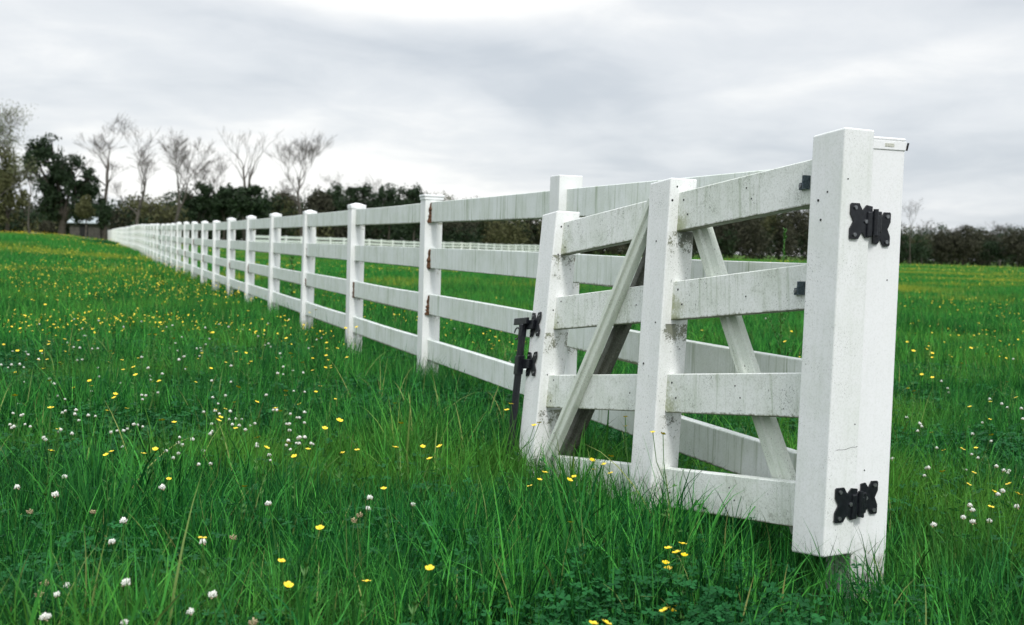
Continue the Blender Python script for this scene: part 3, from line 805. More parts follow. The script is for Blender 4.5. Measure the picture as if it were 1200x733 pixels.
yel_px = [(183,446),(158,431),(107,448),(139,462),(129,468),(55,447),(178,448),(155,478),(58,503),(261,489),(268,492),(265,482),(289,471),(302,471),(323,420),(299,420),(338,463),(312,479),(340,475),(378,452),(370,435),(387,404),(381,415),(371,432),(300,514),(304,526),(385,502),(393,528),(369,528),(346,538),(357,460),(10,398),(14,399),(25,421),(30,422),(62,400),(64,392),(140,388),(146,389),(84,395),(90,401),(176,382),(279,385),(270,413),(200,395),(232,413),(0,490),
          (281,571),(344,618),(345,685),(427,677),(470,664),(461,573),(475,524),(488,523),(518,522),(497,534),(340,655),(247,627),(629,566),(637,561),(651,554),(657,556),(689,552),(708,541),(698,541),(711,535),(718,551),(683,563),(693,614),(787,713),(708,728),(714,731)]
whi_px = [(70,578),(77,561),(18,571),(145,634),(144,611),(187,570),(235,635),(164,683),(223,697) if False else (257,694),(221,713),(146,729),(78,687),(76,694),(51,724),(57,722),(327,591),(425,582),(483,594),(423,597),(32,497),(81,508),(20,488),(75,469),(72,484),(105,487),(111,488),(130,507),(143,523),(156,503),(160,497),(171,464),(176,430),(212,513),(239,483),(252,482),(244,507),(235,530),(247,544),(321,482),(339,497),(349,490),(357,497),(338,517),(330,523),(301,521),(313,535),(350,514),(357,513),(349,520),(329,430),(317,402),(316,385),(236,403),(237,393),(233,414),(205,391),(199,408),(217,425),(218,411),(107,410),(90,411),(100,394),(50,406),(32,408),(15,413),(81,433),(118,433),(198,543) if False else (198,530),(208,532),(290,500),(272,498),(301,444) if False else (336,439),(60,452),(15,502),(185,452),(66,508),(58,513),(270,492)]
whi_r = [(1046,538),(1086,549),(1145,536),(1168,547),(1181,552),(1173,576),(1189,595) if False else (1126,592),(1140,612),(1141,598),(1095,615),(1127,607),(1160,611),(1191,594),(1172,580),(1196,560),(1062,495),(1075,500)]
yel_r = [(1057,455),(1069,459),(1094,440),(1096,443),(1153,471),(1132,475),(1195,466),(1195,483),(1160,491),(1100,506),(1148,509),(1113,528),(1138,526),(1152,526),(1115,554),(1129,569),(1141,558),(1165,576),(1158,592),(1189,567),(1190,578),(1176,448)]
nb = 0; nw = 0
random.seed(21)
for (px, py) in yel_px + yel_r:
    h = random.uniform(.24, .36); p = from_pixel(px, py, h)
    if not p: continue
    L_ = YL[side(*p)]; place_flower(butter, 'buttercup', p[0], p[1], L_[0], 'buttercup', L_[1], p[1] < 7.5, random.uniform(.95, 1.2), ztop=h+tz(*p) if p[1] < 7.5 else None); nb += 1
whi_all = []
for (px, py) in whi_px + whi_r:
    whi_all.append((px, py))
    if py < 560:
        for _ in range(random.choice((0, 1, 1, 2))): whi_all.append((px+random.gauss(0, 7), py+random.gauss(0, 5)))
for (px, py) in whi_all:
    h = random.uniform(.18, .26); p = from_pixel(px, py, h)
    if not p: continue
    L_ = WL[side(*p)]; place_flower(white, 'clover_flower', p[0], p[1], L_[0], 'clover', L_[1], p[1] < 6.0, random.uniform(.85, 1.15)*(.9 if py < 560 else 1.15), ztop=h+tz(*p) if p[1] < 6.0 else None); nw += 1
for i, (px, py) in enumerate([(54,679),(63,687),(116,596),(23,597),(425,606),(308,728),(263,624),(413,612)]):
    p = from_pixel(px, py, .2); place_flower(brown, 'faded_clover_flower', p[0], p[1], 'withered brown clover head drooping in the foreground grass', 'clover', 'withered clover heads', True, 1.1, ztop=.2)
# more, scattered as the photograph scatters them
def rnd_px(n, x0, x1, y0, y1, power=1.0):
    return [(random.uniform(x0, x1), y0 + (y1-y0)*random.random()**power) for _ in range(n)]
ext = rnd_px(135, 0, 420, 345, 440) + rnd_px(38, 510, 935, 345, 430) + rnd_px(30, 1060, 1200, 370, 450) + rnd_px(26, 0, 480, 440, 560)
for (px, py) in ext:
    p = from_pixel(px, py, .28)
    if not p or (abs(lat(*p)) < .12): continue
    L_ = YL[side(*p)]; place_flower(butter, 'buttercup', p[0], p[1], L_[0], 'buttercup', L_[1], False, random.uniform(.9, 1.25)); nb += 1
ext = rnd_px(45, 0, 400, 372, 470) + rnd_px(14, 1060, 1200, 420, 540) + rnd_px(10, 520, 900, 360, 430)
for (px, py) in ext:
    p = from_pixel(px, py, .2)
    if not p or (abs(lat(*p)) < .12): continue
    L_ = WL[side(*p)]; place_flower(white, 'clover_flower', p[0], p[1], L_[0], 'clover', L_[1], False, random.uniform(.85, 1.15)); nw += 1
print('flowers', nb, nw)
# the countless far yellow flowers
def far_flowers():
    n = 70000
    x, y = fan(n, 9.5, 190, .53, 1, power=1.9)
    d = nz(x, y, .12, 6.6)*.8 + nz(x, y, .5, 1.6)*.4
    q_ = lat(x, y)
    dens = sm(-.05, .5, d)*np.where(q_ < 0, np.where(y < 30, .30, .55), .9) 
    k = (RNG.uniform(0, 1, n) < dens) & (np.abs(q_) > .12); x, y = x[k], y[k]; n = len(x)
    r = np.interp(y, [10, 30, 80, 190], [.007, .011, .022, .045])*RNG.uniform(.7, 1.2, n); h = RNG.uniform(.20, .34, n); z = terrain(x, y) + h
    V = np.zeros((n, 7, 3)); tilt = RNG.normal(0, .5, (n, 2))
    V[:, 0] = np.stack([x, y, z-.3*r], -1)
    for j in range(6):
        t = 2*pi*j/6; dx = np.cos(t)*r; dy = np.sin(t)*r
        V[:, j+1] = np.stack([x+dx, y+dy, z + dx*tilt[:,0] + dy*tilt[:,1]], -1)
    base = np.arange(n)[:, None]*7
    T = np.concatenate([base + np.array([0, j+1, (j+1)%6+1]) for j in range(6)], 0)
    tag(link(bpy.data.objects.new('yellow_meadow_flowers', np_mesh('yellow_meadow_flowers', V.reshape(-1,3), [T], m_petal))), 'countless small yellow flowers dotting the field towards the woods', 'wildflowers', kind='stuff')
far_flowers()

# branching buttercup plants that stand out
def leaflet(bm, p, dirv, L, w, mi=0):
    d = Vector(dirv).normalized(); s = d.cross(Vector((0,0,1))).normalized() if abs(d.z) < .95 else Vector((1,0,0))
    a = Vector(p); vs = [bm.verts.new(v) for v in (a, a+d*L*.4+s*w, a+d*L*.75+s*w*.6, a+d*L, a+d*L*.75-s*w*.6, a+d*L*.4-s*w)]
    f1 = bm.faces.new([vs[0], vs[1], vs[2], vs[3]]); f2 = bm.faces.new([vs[0], vs[3], vs[4], vs[5]]); f1.material_index = f2.material_index = mi
def plant(depth, base_px, heads, leaves, label, r=.012):
    """heads: pixels of blossoms; plant stands at base_px with its soil point at given depth"""
    b0 = at_depth(base_px[0], base_px[1], depth); b0 = Vector((b0.x, depth, tz(b0.x, depth)))
    o = empty('buttercup', b0); tag(o, label, 'buttercup')
    hs = [at_depth(px, py, depth+random.uniform(-.03,.03)) - b0 for px, py in heads]
    mid = sum(hs, Vector())/len(hs); fork = Vector((mid.x*.55, mid.y*.5, mid.z*.62))
    bm = bmesh.new()
    stem_geo(bm, [(0,0,-.02), (fork.x*.3, fork.y, fork.z*.5), tuple(fork)], .0026)
    for h in hs:
        m_ = (fork + h)/2 + Vector((h.x-fork.x, 0, 0))*.2 - Vector((0,0,.006)); stem_geo(bm, [tuple(fork), tuple(m_), tuple(h)], .0015)
    bm_obj('stem', bm, m_stem, o)
    for i in range(leaves):
        bm = bmesh.new(); t = random.uniform(.25, 1.0); p = fork*t; a = random.uniform(0, 2*pi)
        d = Vector((cos(a), sin(a)*.6, .35)); stem_geo(bm, [tuple(p), tuple(p + d*.02)], .0010)
        for da in (-.7, 0, .7): leaflet(bm, p + d*.02, Vector((cos(a+da), sin(a+da), .3)), random.uniform(.018,.03), .005)
        bm_obj('leaf', bm, m_stem, o)
    for h in hs:
        bm = bmesh.new(); blossom_geo(bm, (0,0,0), r*random.uniform(.85, 1.1), (random.uniform(-.5,.3), random.uniform(-.4,.4)), 0)
        q = bm_obj('blossom', bm, m_petal, o); q.location = h
random.seed(8)
plant(3.22, (800, 690), [(783,643),(800,638),(793,648),(802,651),(780,660),(783,667)], 4, 'tall branching buttercup with six yellow blossoms in the grass below the middle gate stile', .0115)
plant(3.12, (792, 733), [(784,713),(792,711),(788,716)], 3, 'short buttercup with a tight knot of yellow blossoms at the bottom of the picture', .011)
plant(3.70, (796, 610), [(765,507),(777,509)], 6, 'slender buttercup with two small yellow heads standing against the middle gate stile', .0085)
plant(4.15, (742, 560), [(733,500),(733,489)], 4, 'buttercup with two yellow heads just left of the middle gate stile', .010)
plant(4.6, (607, 540), [(599,474),(594,481),(632,496),(626,499)], 5, 'buttercup with four yellow blossoms beside the drop rod of the gate', .010)

# tall leafy weed behind the fence
def tall_weed():
    p = at_depth(918, 320, 5.1); b0 = Vector((p.x, 5.1, tz(p.x, 5.1)))
    o = empty('tall_weed', b0); tag(o, 'tall upright green seed stalk rising behind the fence rails beside the hinge stile', 'weed')
    H = 1.16; bm = bmesh.new(); stem_geo(bm, [(0,0,-.02), (.01,0,.4), (-.005,0,.8), (0,0,H)], .0035); bm_obj('stem', bm, m_stem, o)
    bm = bmesh.new()
    for i in range(150):
        z = random.uniform(.62, H); a = random.uniform(0, 2*pi); leaflet(bm, (0,0,z), (cos(a), sin(a), 1.2), random.uniform(.012,.026)*(1.25-.4*z/H), .0035)
    for bi in range(5):
        z0 = .55+bi*.09; a = random.uniform(0, 2*pi); d = Vector((cos(a), sin(a), 1.6)).normalized(); L = random.uniform(.08,.16)
        stem_geo(bm, [(0,0,z0), tuple(Vector((0,0,z0))+d*L)], .0014)
        for i in range(26):
            q = Vector((0,0,z0))+d*L*random.uniform(.2,1); a = random.uniform(0, 2*pi); leaflet(bm, q, (cos(a), sin(a), 1), random.uniform(.010,.018), .003)
    bm_obj('seed_head', bm, m_stem, o)
    for i in range(12):
        bm = bmesh.new(); z = .1+.05*i; a = random.uniform(0, 2*pi); leaflet(bm, (0,0,z), (cos(a), sin(a), .5), random.uniform(.06,.11), .009); bm_obj('leaf', bm, m_stem, o)
tall_weed()
# slender dark weed standing by the fence further along
def fence_weed(px, py, depth, H, label):
    p = at_depth(px, py, depth); o = empty('weed', (p.x, depth, tz(p.x, depth))); tag(o, label, 'weed')
    bm = bmesh.new(); stem_geo(bm, [(0,0,-.02), (.01,0,H*.5), (0,0,H)], .004); bm_obj('stem', bm, m_stem, o)
    bm = bmesh.new()
    for i in range(60):
        z = random.uniform(.2, 1)*H; a = random.uniform(0, 2*pi); leaflet(bm, (0,0,z), (cos(a), sin(a), .8), random.uniform(.05,.10), .012)
    bm_obj('leaf', bm, m_stem, o)
fence_weed(342, 330, 14.2, .85, 'dark leafy weed grown up through the rails between two fence posts')

# ------------------------------------------------------------------ trees
def bark(name, c0, c1): return simple(name, c0, c1, 6, .9, bstr=.6, bd=.03)
m_bark = bark('grey_bark', (.045,.038,.032), (.12,.105,.09)); m_bark_d = bark('dark_bark', (.03,.026,.02), (.08,.068,.055))
m_oak = leafmat('oak_leaf', (.009,.020,.009), (.032,.062,.022), (.018,.036,.015), .12, .7)
m_olive = leafmat('olive_leaf', (.05,.055,.022), (.13,.135,.055), (.08,.08,.035), .2, .8)
m_brown = leafmat('brown_twig_leaf', (.024,.025,.016), (.078,.078,.050), (.046,.047,.030), .15, .9)
m_pale = leafmat('young_leaf', (.09,.105,.05), (.19,.21,.11), (.13,.15,.07), .25, .8)
class TubeB:
    def __init__(s): s.V = []; s.F = []; s.c = 0
    def seg(s, p0, p1, r0, r1, n):
        d = (p1-p0)
        if d.length < 1e-5: return
        q = d.to_track_quat('Z', 'Y')
        for p, r in ((p0, r0), (p1, r1)):
            for i in range(n):
                t = 2*pi*i/n; s.V.append(p + q @ Vector((r*cos(t), r*sin(t), 0)))
        for i in range(n): s.F.append((s.c+i, s.c+(i+1)%n, s.c+n+(i+1)%n, s.c+n+i))
        s.c += 2*n
def grow(tb, p, d, L, r, lvl, rng, tips, maxlvl, up=.12, spread=.55, kids=(2,4), minr=.012, wob=.16, leader=False):
    n = 4 if lvl < 2 else 3; sides = 6 if lvl == 0 else (4 if lvl < 3 else 3)
    pts = [p.copy()]; dd = d.copy(); rr = [r]
    for i in range(n):
        dd = (dd + Vector((rng.gauss(0, wob), rng.gauss(0, wob), rng.gauss(0, wob*.5)+up*(1.3 if lvl < 3 else .6)))).normalized()
        q = pts[-1] + dd*L/n; pts.append(q); rr.append(r*(1-.55*(i+1)/n))
    for i in range(n): tb.seg(pts[i], pts[i+1], max(rr[i], minr), max(rr[i+1], minr*.8), sides)
    if lvl >= maxlvl: tips.append(pts[-1]); return
    k = rng.randint(*kids) + (1 if lvl >= 2 else (3 if lvl == 0 and leader else 0))
    for j in range(k):
        t = rng.uniform(.35, 1.0) if j else 1.0; i = min(int(t*n), n-1); f = t*n-i
        q = pts[i].lerp(pts[i+1], f); az = rng.uniform(0, 2*pi); sp_ = rng.uniform(.5, 1.2)*spread*(.45 if j == 0 else 1)
        ax = Vector((cos(az), sin(az), .15)); nd = (dd*cos(sp_) + (ax - ax.dot(dd)*dd).normalized()*sin(sp_)).normalized()
        grow(tb, q, nd, L*rng.uniform(.55, .8), rr[i]*.62*(1 if j == 0 else .8), lvl+1, rng, tips, maxlvl, up, spread, kids, minr, wob)
def tube_obj(name, tb, mat, parent):
    return link(bpy.data.objects.new(name, np_mesh(name, [tuple(v) for v in tb.V], [np.array(tb.F)], mat, True)), parent)
def bare_tree(px, base_py, top_py, depth, seed, label, lean=0.0, trunkf=.33, spread=.5, maxlvl=5, r=None, kids=(2,3), double=False, leaf=None, leafn=0, name='bare_tree', minr=.013, group=None):
    p = at_depth(px, base_py, depth); z = tz(p.x, depth); top = at_depth(px, top_py, depth).z
    H = top - z; o = empty(name, (p.x, depth, z)); tag(o, label, 'tree', group)
    rng = random.Random(seed); tb = TubeB(); tips = []
    r = r or H*.016; th = H*trunkf
    trunk = TubeB(); pts = [Vector((lean*H*.3*t*t + .012*H*sin(t*5+seed), .012*H*cos(t*4+seed), -.3 + (th+.3)*t)) for t in (0, .33, .66, 1)]
    for i in range(3): trunk.seg(pts[i], pts[i+1], r*(1.15-.15*i), r*(1.0-.15*i), 8)
    nb_ = 3 if not double else 2
    for j in range(nb_):
        az = rng.uniform(0, 2*pi) if j == 0 else az + 2*pi/nb_ + rng.uniform(-.4,.4); s_ = rng.uniform(.0,.07) if j == 0 else rng.uniform(.5,.9)
        if double: s_ = .20; az = (0 if j == 0 else pi)+rng.uniform(-.3,.3)
        d = Vector((cos(az)*s_ + lean*.4, sin(az)*s_, 1)).normalized()
        ld = (j == 0 or double); grow(tb, pts[-1] if ld else pts[2].lerp(pts[3], rng.uniform(.2, .9)), d, H*(.36 if ld else .2), r*.8 if ld else r*.42, 0, rng, tips, maxlvl - (0 if ld else 1), spread=spread, kids=kids, minr=minr, wob=.12, leader=ld)
    zmax = max(v.z for v in tb.V); f = (H-th)/(zmax-th)
    for v in tb.V: v.z = th + (v.z-th)*f if v.z > th*.8 else v.z
    for t in tips: t.z = th + (t.z-th)*f
    tube_obj('trunk', trunk, m_bark, o)
    tube_obj('branches', tb, m_bark, o)
    if leaf:
        V, Q, SH = leaf_cards([tuple(t) for t in tips], leafn, .5, .085, rng)
        link(bpy.data.objects.new('foliage', np_mesh('foliage', V, [Q], leaf, False, {'shade': ('FLOAT', SH)})), o)
    return o
def leaf_cards(centers, n, rad, size, rng, flat=.7):
    r_ = np.random.default_rng(rng.randint(0, 10**6)); C_ = np.array(centers); i = r_.integers(0, len(C_), n)
    P = C_[i] + r_.normal(0, rad, (n, 3))*np.array([1,1,flat])
    a = r_.normal(0, 1, (n, 3)); a /= np.linalg.norm(a, axis=1)[:, None]; b = np.cross(a, r_.normal(0, 1, (n, 3))); b /= np.linalg.norm(b, axis=1)[:, None]
    s = size*r_.uniform(.5, 1.3, n)[:, None]; V = np.stack([P-a*s, P-b*s*.5, P+a*s, P+b*s*.5], 1).reshape(-1, 3)
    return V, np.arange(n*4).reshape(-1, 4), np.repeat(np.clip(r_.normal(.5, .28, n), 0, 1), 4).astype(np.float32)
def crown_cards(lobes, n, size, rng, gap=.30, clump=2.2):
    """leaves through the volume of several uneven lobes, thinned by noise so that gaps show"""
    r_ = np.random.default_rng(rng.randint(0, 10**6)); L_ = np.array(lobes)  # x,y,z,rx,ry,rz
    w = L_[:,3]*L_[:,4]*L_[:,5]; w = w/w.sum(); n0 = int(n*2.2)
    i = r_.choice(len(L_), n0, p=w); d = r_.normal(0, 1, (n0, 3)); d /= np.linalg.norm(d, axis=1)[:, None]
    rr = r_.uniform(0, 1, n0)**.45*(1 + r_.normal(0, .07, n0)); P = L_[i,:3] + d*rr[:,None]*L_[i,3:]
    sd = rng.uniform(0, 50); nv = np.array([mnoise.noise(Vector(p)*(1/clump)+Vector((sd,0,0))) + .5*mnoise.noise(Vector(p)*(2.4/clump)+Vector((0,sd,0))) for p in P])
    k = nv + .25*(1-rr) > -.08 + gap*.35; P = P[k][:n]; nv = nv[k][:n]; n = len(P)
    a = r_.normal(0, 1, (n, 3)); a /= np.linalg.norm(a, axis=1)[:, None]; b = np.cross(a, r_.normal(0, 1, (n, 3))); b /= np.linalg.norm(b, axis=1)[:, None]
    s = size*r_.uniform(.5, 1.3, n)[:, None]; V = np.stack([P-a*s, P-b*s*.55, P+a*s, P+b*s*.55], 1).reshape(-1, 3)
    sh = np.clip(.45 + nv*.5 + r_.normal(0, .22, n), 0, 1)
    return V, np.arange(n*4).reshape(-1, 4), np.repeat(sh, 4).astype(np.float32)
def leafy_tree(px, base_py, depth, lobes_px, n, size, mat, label, seed, name, trunk_r=.25, trunk_px=None, bmat=None, gap=.3, clump=2.0, group=None, cat='tree', flatd=1.0):
    """lobes given as px rectangles (x0,x1,ytop,ybottom) at the tree's depth"""
    p = at_depth(px, base_py, depth); z = tz(p.x, depth); rng = random.Random(seed)
    o = empty(name, (p.x, depth, z)); tag(o, label, cat, group); lobes = []
    for (x0, x1, y0, y1) in lobes_px:
        c = at_depth((x0+x1)/2, (y0+y1)/2, depth); rx = (x1-x0)/2*depth/FPX; rz = (y1-y0)/2*depth/FPX
        lobes.append((c.x-p.x, rng.uniform(-.3,.3)*rx, c.z-z, rx, rx*flatd, rz))
    V, Q, SH = crown_cards(lobes, n, size, rng, gap, clump)
    link(bpy.data.objects.new('crown', np_mesh('crown', V, [Q], mat, False, {'shade': ('FLOAT', SH)})), o)
    tb = TubeB(); cz = min(l[2] for l in lobes); low = Vector((0, 0, -.3)); fork = Vector((.1, 0, max(.6, cz*.55)))
    tb.seg(low, fork, trunk_r*1.2, trunk_r*.9, 8)
    for l in lobes:
        c = Vector(l[:3]); m_ = fork.lerp(c, .5) + Vector((rng.uniform(-.3,.3), rng.uniform(-.3,.3), .2)); tb.seg(fork, m_, trunk_r*.55, trunk_r*.4, 6); tb.seg(m_, c, trunk_r*.4, trunk_r*.15, 5)
        for _ in range(5):
            e = c + Vector((rng.uniform(-.8,.8)*l[3], rng.uniform(-.8,.8)*l[4], rng.uniform(-.3,.85)*l[5])); tb.seg(m_.lerp(c, rng.uniform(.3,1)), e, trunk_r*.16, .03, 4)
    tube_obj('trunk', tb, bmat or m_bark_d, o); return o
# --- the trees at far left
bare_tree(121, 275, 126, 128, 3, 'tallest leafless tree, its thin trunk rising right of the dark oak', lean=.04, trunkf=.44, spread=.55)
bare_tree(162, 274, 144, 132, 8, 'leafless spreading tree standing second from the dark oak', trunkf=.30, spread=.55)
bare_tree(200, 276, 150, 134, 12, 'leafless forked tree standing third from the dark oak', lean=.25, trunkf=.28, spread=.55, double=True)
bare_tree(240, 276, 178, 150, 19, 'small thin leafless tree at the right of the three big bare trees', trunkf=.3, spread=.6, r=.09)
bare_tree(287, 276, 147, 150, 27, 'slender leafless tree with few upright limbs poking out of the dark thicket', trunkf=.45, spread=.38, kids=(1,3), maxlvl=4, double=True)
bare_tree(352, 276, 146, 150, 31, 'fine-twigged leafless tree with a rounded vase-shaped crown above the long fence', trunkf=.35, spread=.48, maxlvl=5, kids=(2,4))
bare_tree(34, 289, 196, 92, 40, 'thin pale sapling standing alone in the field in front of the dark oak', trunkf=.6, spread=.7, r=.05, maxlvl=3, name='sapling', minr=.010)
bare_tree(-6, 275, 118, 105, 44, 'tall pale budding tree cut by the left edge of the picture', trunkf=.3, spread=.6, maxlvl=4, kids=(3,4), leaf=m_pale, leafn=5500, name='budding_tree')
bare_tree(1066, 307, 232, 210, 52, 'wispy leafless tree just right of the gatepost', trunkf=.45, spread=.6, r=.08, maxlvl=4)
bare_tree(1080, 307, 255, 240, 53, 'low leafless tree behind the dark evergreen right of the gatepost', trunkf=.5, spread=.7, r=.12, maxlvl=4)
bare_tree(1172, 308, 258, 240, 54, 'leafless tree rising above the brown woods near the right edge', trunkf=.4, spread=.7, r=.14, maxlvl=5)
bare_tree(440, 284, 203, 190, 55, 'leafless treetop standing over the evergreens behind the third fence post', trunkf=.5, spread=.7, r=.12, maxlvl=4)
bare_tree(410, 284, 200, 190, 56, 'leafless treetop left of the nearest evergreens of the woods', trunkf=.5, spread=.7, r=.12, maxlvl=4)
bare_tree(1112, 307, 268, 260, 57, 'thin bare stems over the middle of the brown woods at right', trunkf=.5, spread=.6, r=.08, maxlvl=4)
leafy_tree(72, 275, 125, [(96,118,196,232),(24,50,186,214),(26,62,163,205),(44,78,158,192),(36,92,188,240),(70,112,195,262),(60,105,180,225),(92,118,215,258),(40,80,222,262)], 17000, .17, m_oak, 'big dark evergreen oak with a ragged crown beside the bare trees', 261, 'oak_tree', .38, gap=.42, clump=1.5)
leafy_tree(8, 275, 118, [(-30,24,170,232),(-25,30,200,262),(5,34,218,258)], 9000, .15, m_olive, 'rounded olive-green bushy tree at the left edge', 62, 'bushy_tree', .2, gap=.25, clump=1.6)
leafy_tree(122, 275, 126, [(112,130,232,268),(116,127,222,245)], 2200, .14, m_oak, 'narrow dark ivy-clad stump at the foot of the tallest bare tree', 63, 'ivy_clad_trunk', .2, gap=.2)
leafy_tree(100, 275, 118, [(88,112,234,258),(94,108,228,246)], 2600, .12, m_olive, 'small olive-brown tree in front of the dark oak', 64, 'small_tree', .08, bmat=m_bark, gap=.1)
leafy_tree(56, 275, 118, [(46,64,259,276)], 2200, .12, m_brown, 'low brown brush heap under the dark oak', 65, 'brush_heap', .05, gap=-.2, cat='bush')
leafy_tree(34, 291, 90, [(22,46,284,292)], 900, .10, m_clover, 'low dark green clump round the foot of the sapling', 66, 'weed_clump', .02, gap=-.2, cat='bush')
leafy_tree(105, 288, 80, [(80,110,281,289),(100,135,282,288)], 1500, .09, m_clover, 'dark green weedy hump in the field before the oak', 67, 'weed_hump', .02, gap=-.2, cat='bush')
# evergreens of the thicket
EV = [(232,276,142,[(214,250,222,262),(222,246,214,240)],2600,'first dark evergreen right of the bare trees'),
      (262,276,142,[(246,282,218,262),(255,275,214,236)],2800,'dark evergreen left of the slender bare tree'),
      (298,276,145,[(280,316,220,262),(290,312,214,240)],2800,'dark evergreen around the slender bare tree'),
      (395,284,175,[(378,412,222,266),(384,404,212,240)],2400,'dark evergreen below the vase-shaped bare tree'),
      (424,284,175,[(408,444,216,268),(416,436,210,232)],2600,'dark evergreen behind the third fence post'),
      (455,285,175,[(438,474,220,272),(448,468,214,236)],2600,'dark evergreen between the second and third fence posts'),
      (484,286,175,[(470,500,220,272),(478,498,216,236)],2300,'dark evergreen just left of the brown-stained fence post'),
      (1064,307,220,[(1048,1080,268,306),(1056,1092,278,306)],2400,'dark rounded evergreen right of the gatepost'),
      (1160,308,230,[(1146,1186,278,307)],2000,'dark evergreen inside the brown woods near the right edge')]
for i, (px, by, dp, lb, n, lab) in enumerate(EV):
    rg_ = random.Random(i); x0_, x1_, y0_, y1_ = lb[0]; lb = lb + [(x0_+rg_.uniform(-8,8), x0_+rg_.uniform(8,18), y0_-rg_.uniform(-6,5), y0_+14) for _ in range(2)] + [(x1_-rg_.uniform(6,16), x1_+rg_.uniform(0,9), y0_+rg_.uniform(0,12), y0_+26)]
    leafy_tree(px, by, dp, lb, n+1200, .19, m_oak, lab, 70+i, 'evergreen_tree', .15, gap=.50, clump=1.2)
BRN = [(1104,307,225,[(1086,1124,268,306)],'brown twiggy tree beside the dark evergreen right of the gatepost'),
       (1128,307,225,[(1108,1150,265,306),(1120,1140,263,280)],'tallest rounded brown tree in the woods at right'),
       (1150,308,235,[(1134,1168,270,306)],'brown tree left of the bare treetop near the right edge'),
       (1192,308,225,[(1174,1214,268,307)],'brown tree cut by the right edge of the picture'),
       (330,280,160,[(314,350,226,268)],'brown twiggy tree below the vase-shaped bare tree'),
       (372,282,170,[(356,392,224,268)],'brown twiggy tree right of the vase-shaped bare tree')]
for i, (px, by, dp, lb, lab) in enumerate(BRN):
    leafy_tree(px, by, dp, lb, 3000, .24, m_brown, lab, 90+i, 'twiggy_tree', .12, gap=.15, clump=1.6)
# the wood behind them, one mass
def woods():
    rng = random.Random(123); VV = []; QQ = []; SS = []; c = 0; MI = []
    lob = []
    prof_x = [-400, 100, 130, 200, 215, 318, 335, 360, 375, 500, 520, 640, 700, 760, 950, 1060, 1200, 1700]
    prof_y = [230, 240, 236, 234, 225, 226, 236, 236, 223, 226, 232, 254, 254, 240, 236, 268, 270, 268]
    prof_d = [150, 150, 150, 153, 155, 158, 162, 168, 180, 195, 198, 205, 212, 218, 235, 245, 250, 260]
    px = -400
    while px < 1700:
        top = np.interp(px, prof_x, prof_y) + rng.uniform(-8, 8); dp = np.interp(px, prof_x, prof_d) + rng.uniform(-4, 14)
        a = at_depth(px, top, dp); x, zt = a.x, a.z; z0 = tz(x, dp)
        r = rng.uniform(2.0, 4.2); hgt = max(2.5, zt - z0)
        lob.append((x, dp, z0 + hgt*.62, r, r*.8, hgt*.40)); lob.append((x+rng.uniform(-1.5,1.5), dp-1, z0+hgt*.28, r*1.1, r*.8, hgt*.34))
        px += rng.uniform(5, 11)*1.0
    mats = [m_brown, m_oak, m_olive]
    for l in lob:
        n = int(260*l[3]*l[5]/3); k = rng.choice((0,0,0,1,1,2)); sx_ = 600 + (l[0]/l[1])*FPX; k = rng.choice((1,1,1,0)) if (205 < sx_ < 325 or 370 < sx_ < 505) else k 
        V, Q, SH = crown_cards([l], n, .22, rng, .08, 1.5)
        VV.append(V); QQ.append(Q+c); SS.append(SH); c += len(V); MI.append(np.full(len(Q), k))
    # slender stems in the mass
    me = np_mesh('far_woods', np.concatenate(VV), [np.concatenate(QQ)], mats, False, {'shade': ('FLOAT', np.concatenate(SS))}, np.concatenate(MI))
    tag(link(bpy.data.objects.new('far_woods', me)), 'belt of brown and dark green woods closing the far side of the field', 'woods', kind='stuff')
    # interior: darker second rank so that the belt is not see-through
    VV = []; QQ = []; SS = []; c = 0
    px = -400
    while px < 1700:
        top = np.interp(px, prof_x, prof_y) + 7 + rng.uniform(-3, 5); dp = np.interp(px, prof_x, prof_d) + 18
        a = at_depth(px, top, dp); z0 = tz(a.x, dp); hg = max(2, a.z - z0)
        V, Q, SH = crown_cards([(a.x, dp, z0+hg*.5, 4, 3, hg*.5)], 420, .5, rng, -.6, 2)
        VV.append(V); QQ.append(Q+c); SS.append(SH); c += len(V); px += 13
    me = np_mesh('far_woods', np.concatenate(VV), [np.concatenate(QQ)], m_brown, False, {'shade': ('FLOAT', np.concatenate(SS))})
    tag(link(bpy.data.objects.new('far_woods', me)), 'deeper rank of the woods behind the first trees', 'woods', kind='stuff')
woods()
# shed under the oak
def shed():
    m_roof = simple('pale_metal_roof', (.30,.34,.35), (.42,.47,.48), 3, .5); m_wall = simple('weathered_boards', (.05,.045,.04), (.11,.10,.085), 5, .9)
    d = 138; a = at_depth(80, 260, d); b_ = at_depth(119, 260, d); zz = tz(a.x, d); L = b_.x-a.x
    o = empty('shed', (a.x, d, zz)); tag(o, 'low dark shed with a pale roof half hidden under the oak', 'shed')
    bm = bmesh.new(); add_box(bm, .2, L-.2, 0, 2.6, -.2, 1.75)
    bm_obj('wall', bm, m_wall, o)
    bm = bmesh.new(); t = .06
    v = [bm.verts.new(p) for p in ((0,-.4,1.7),(L,-.4,1.7),(L,1.3,2.45),(0,1.3,2.45),(0,3.0,1.7),(L,3.0,1.7),(0,-.4,1.78),(L,-.4,1.78),(L,1.3,2.53),(0,1.3,2.53),(0,3.0,1.78),(L,3.0,1.78))]
    for q in ((6,7,8,9),(9,8,11,10),(0,3,2,1),(3,4,5,2),(0,1,7,6),(4,10,11,5),(0,6,9,3),(3,9,10,4),(1,2,8,7),(2,5,11,8)): bm.faces.new([v[i] for i in q])
    bm_obj('roof', bm, m_roof, o)
    bm = bmesh.new(); add_box(bm, L*.35, L*.6, -.04, -.002, 0, 1.6); bm_obj('door', bm, m_hole, o)
shed()
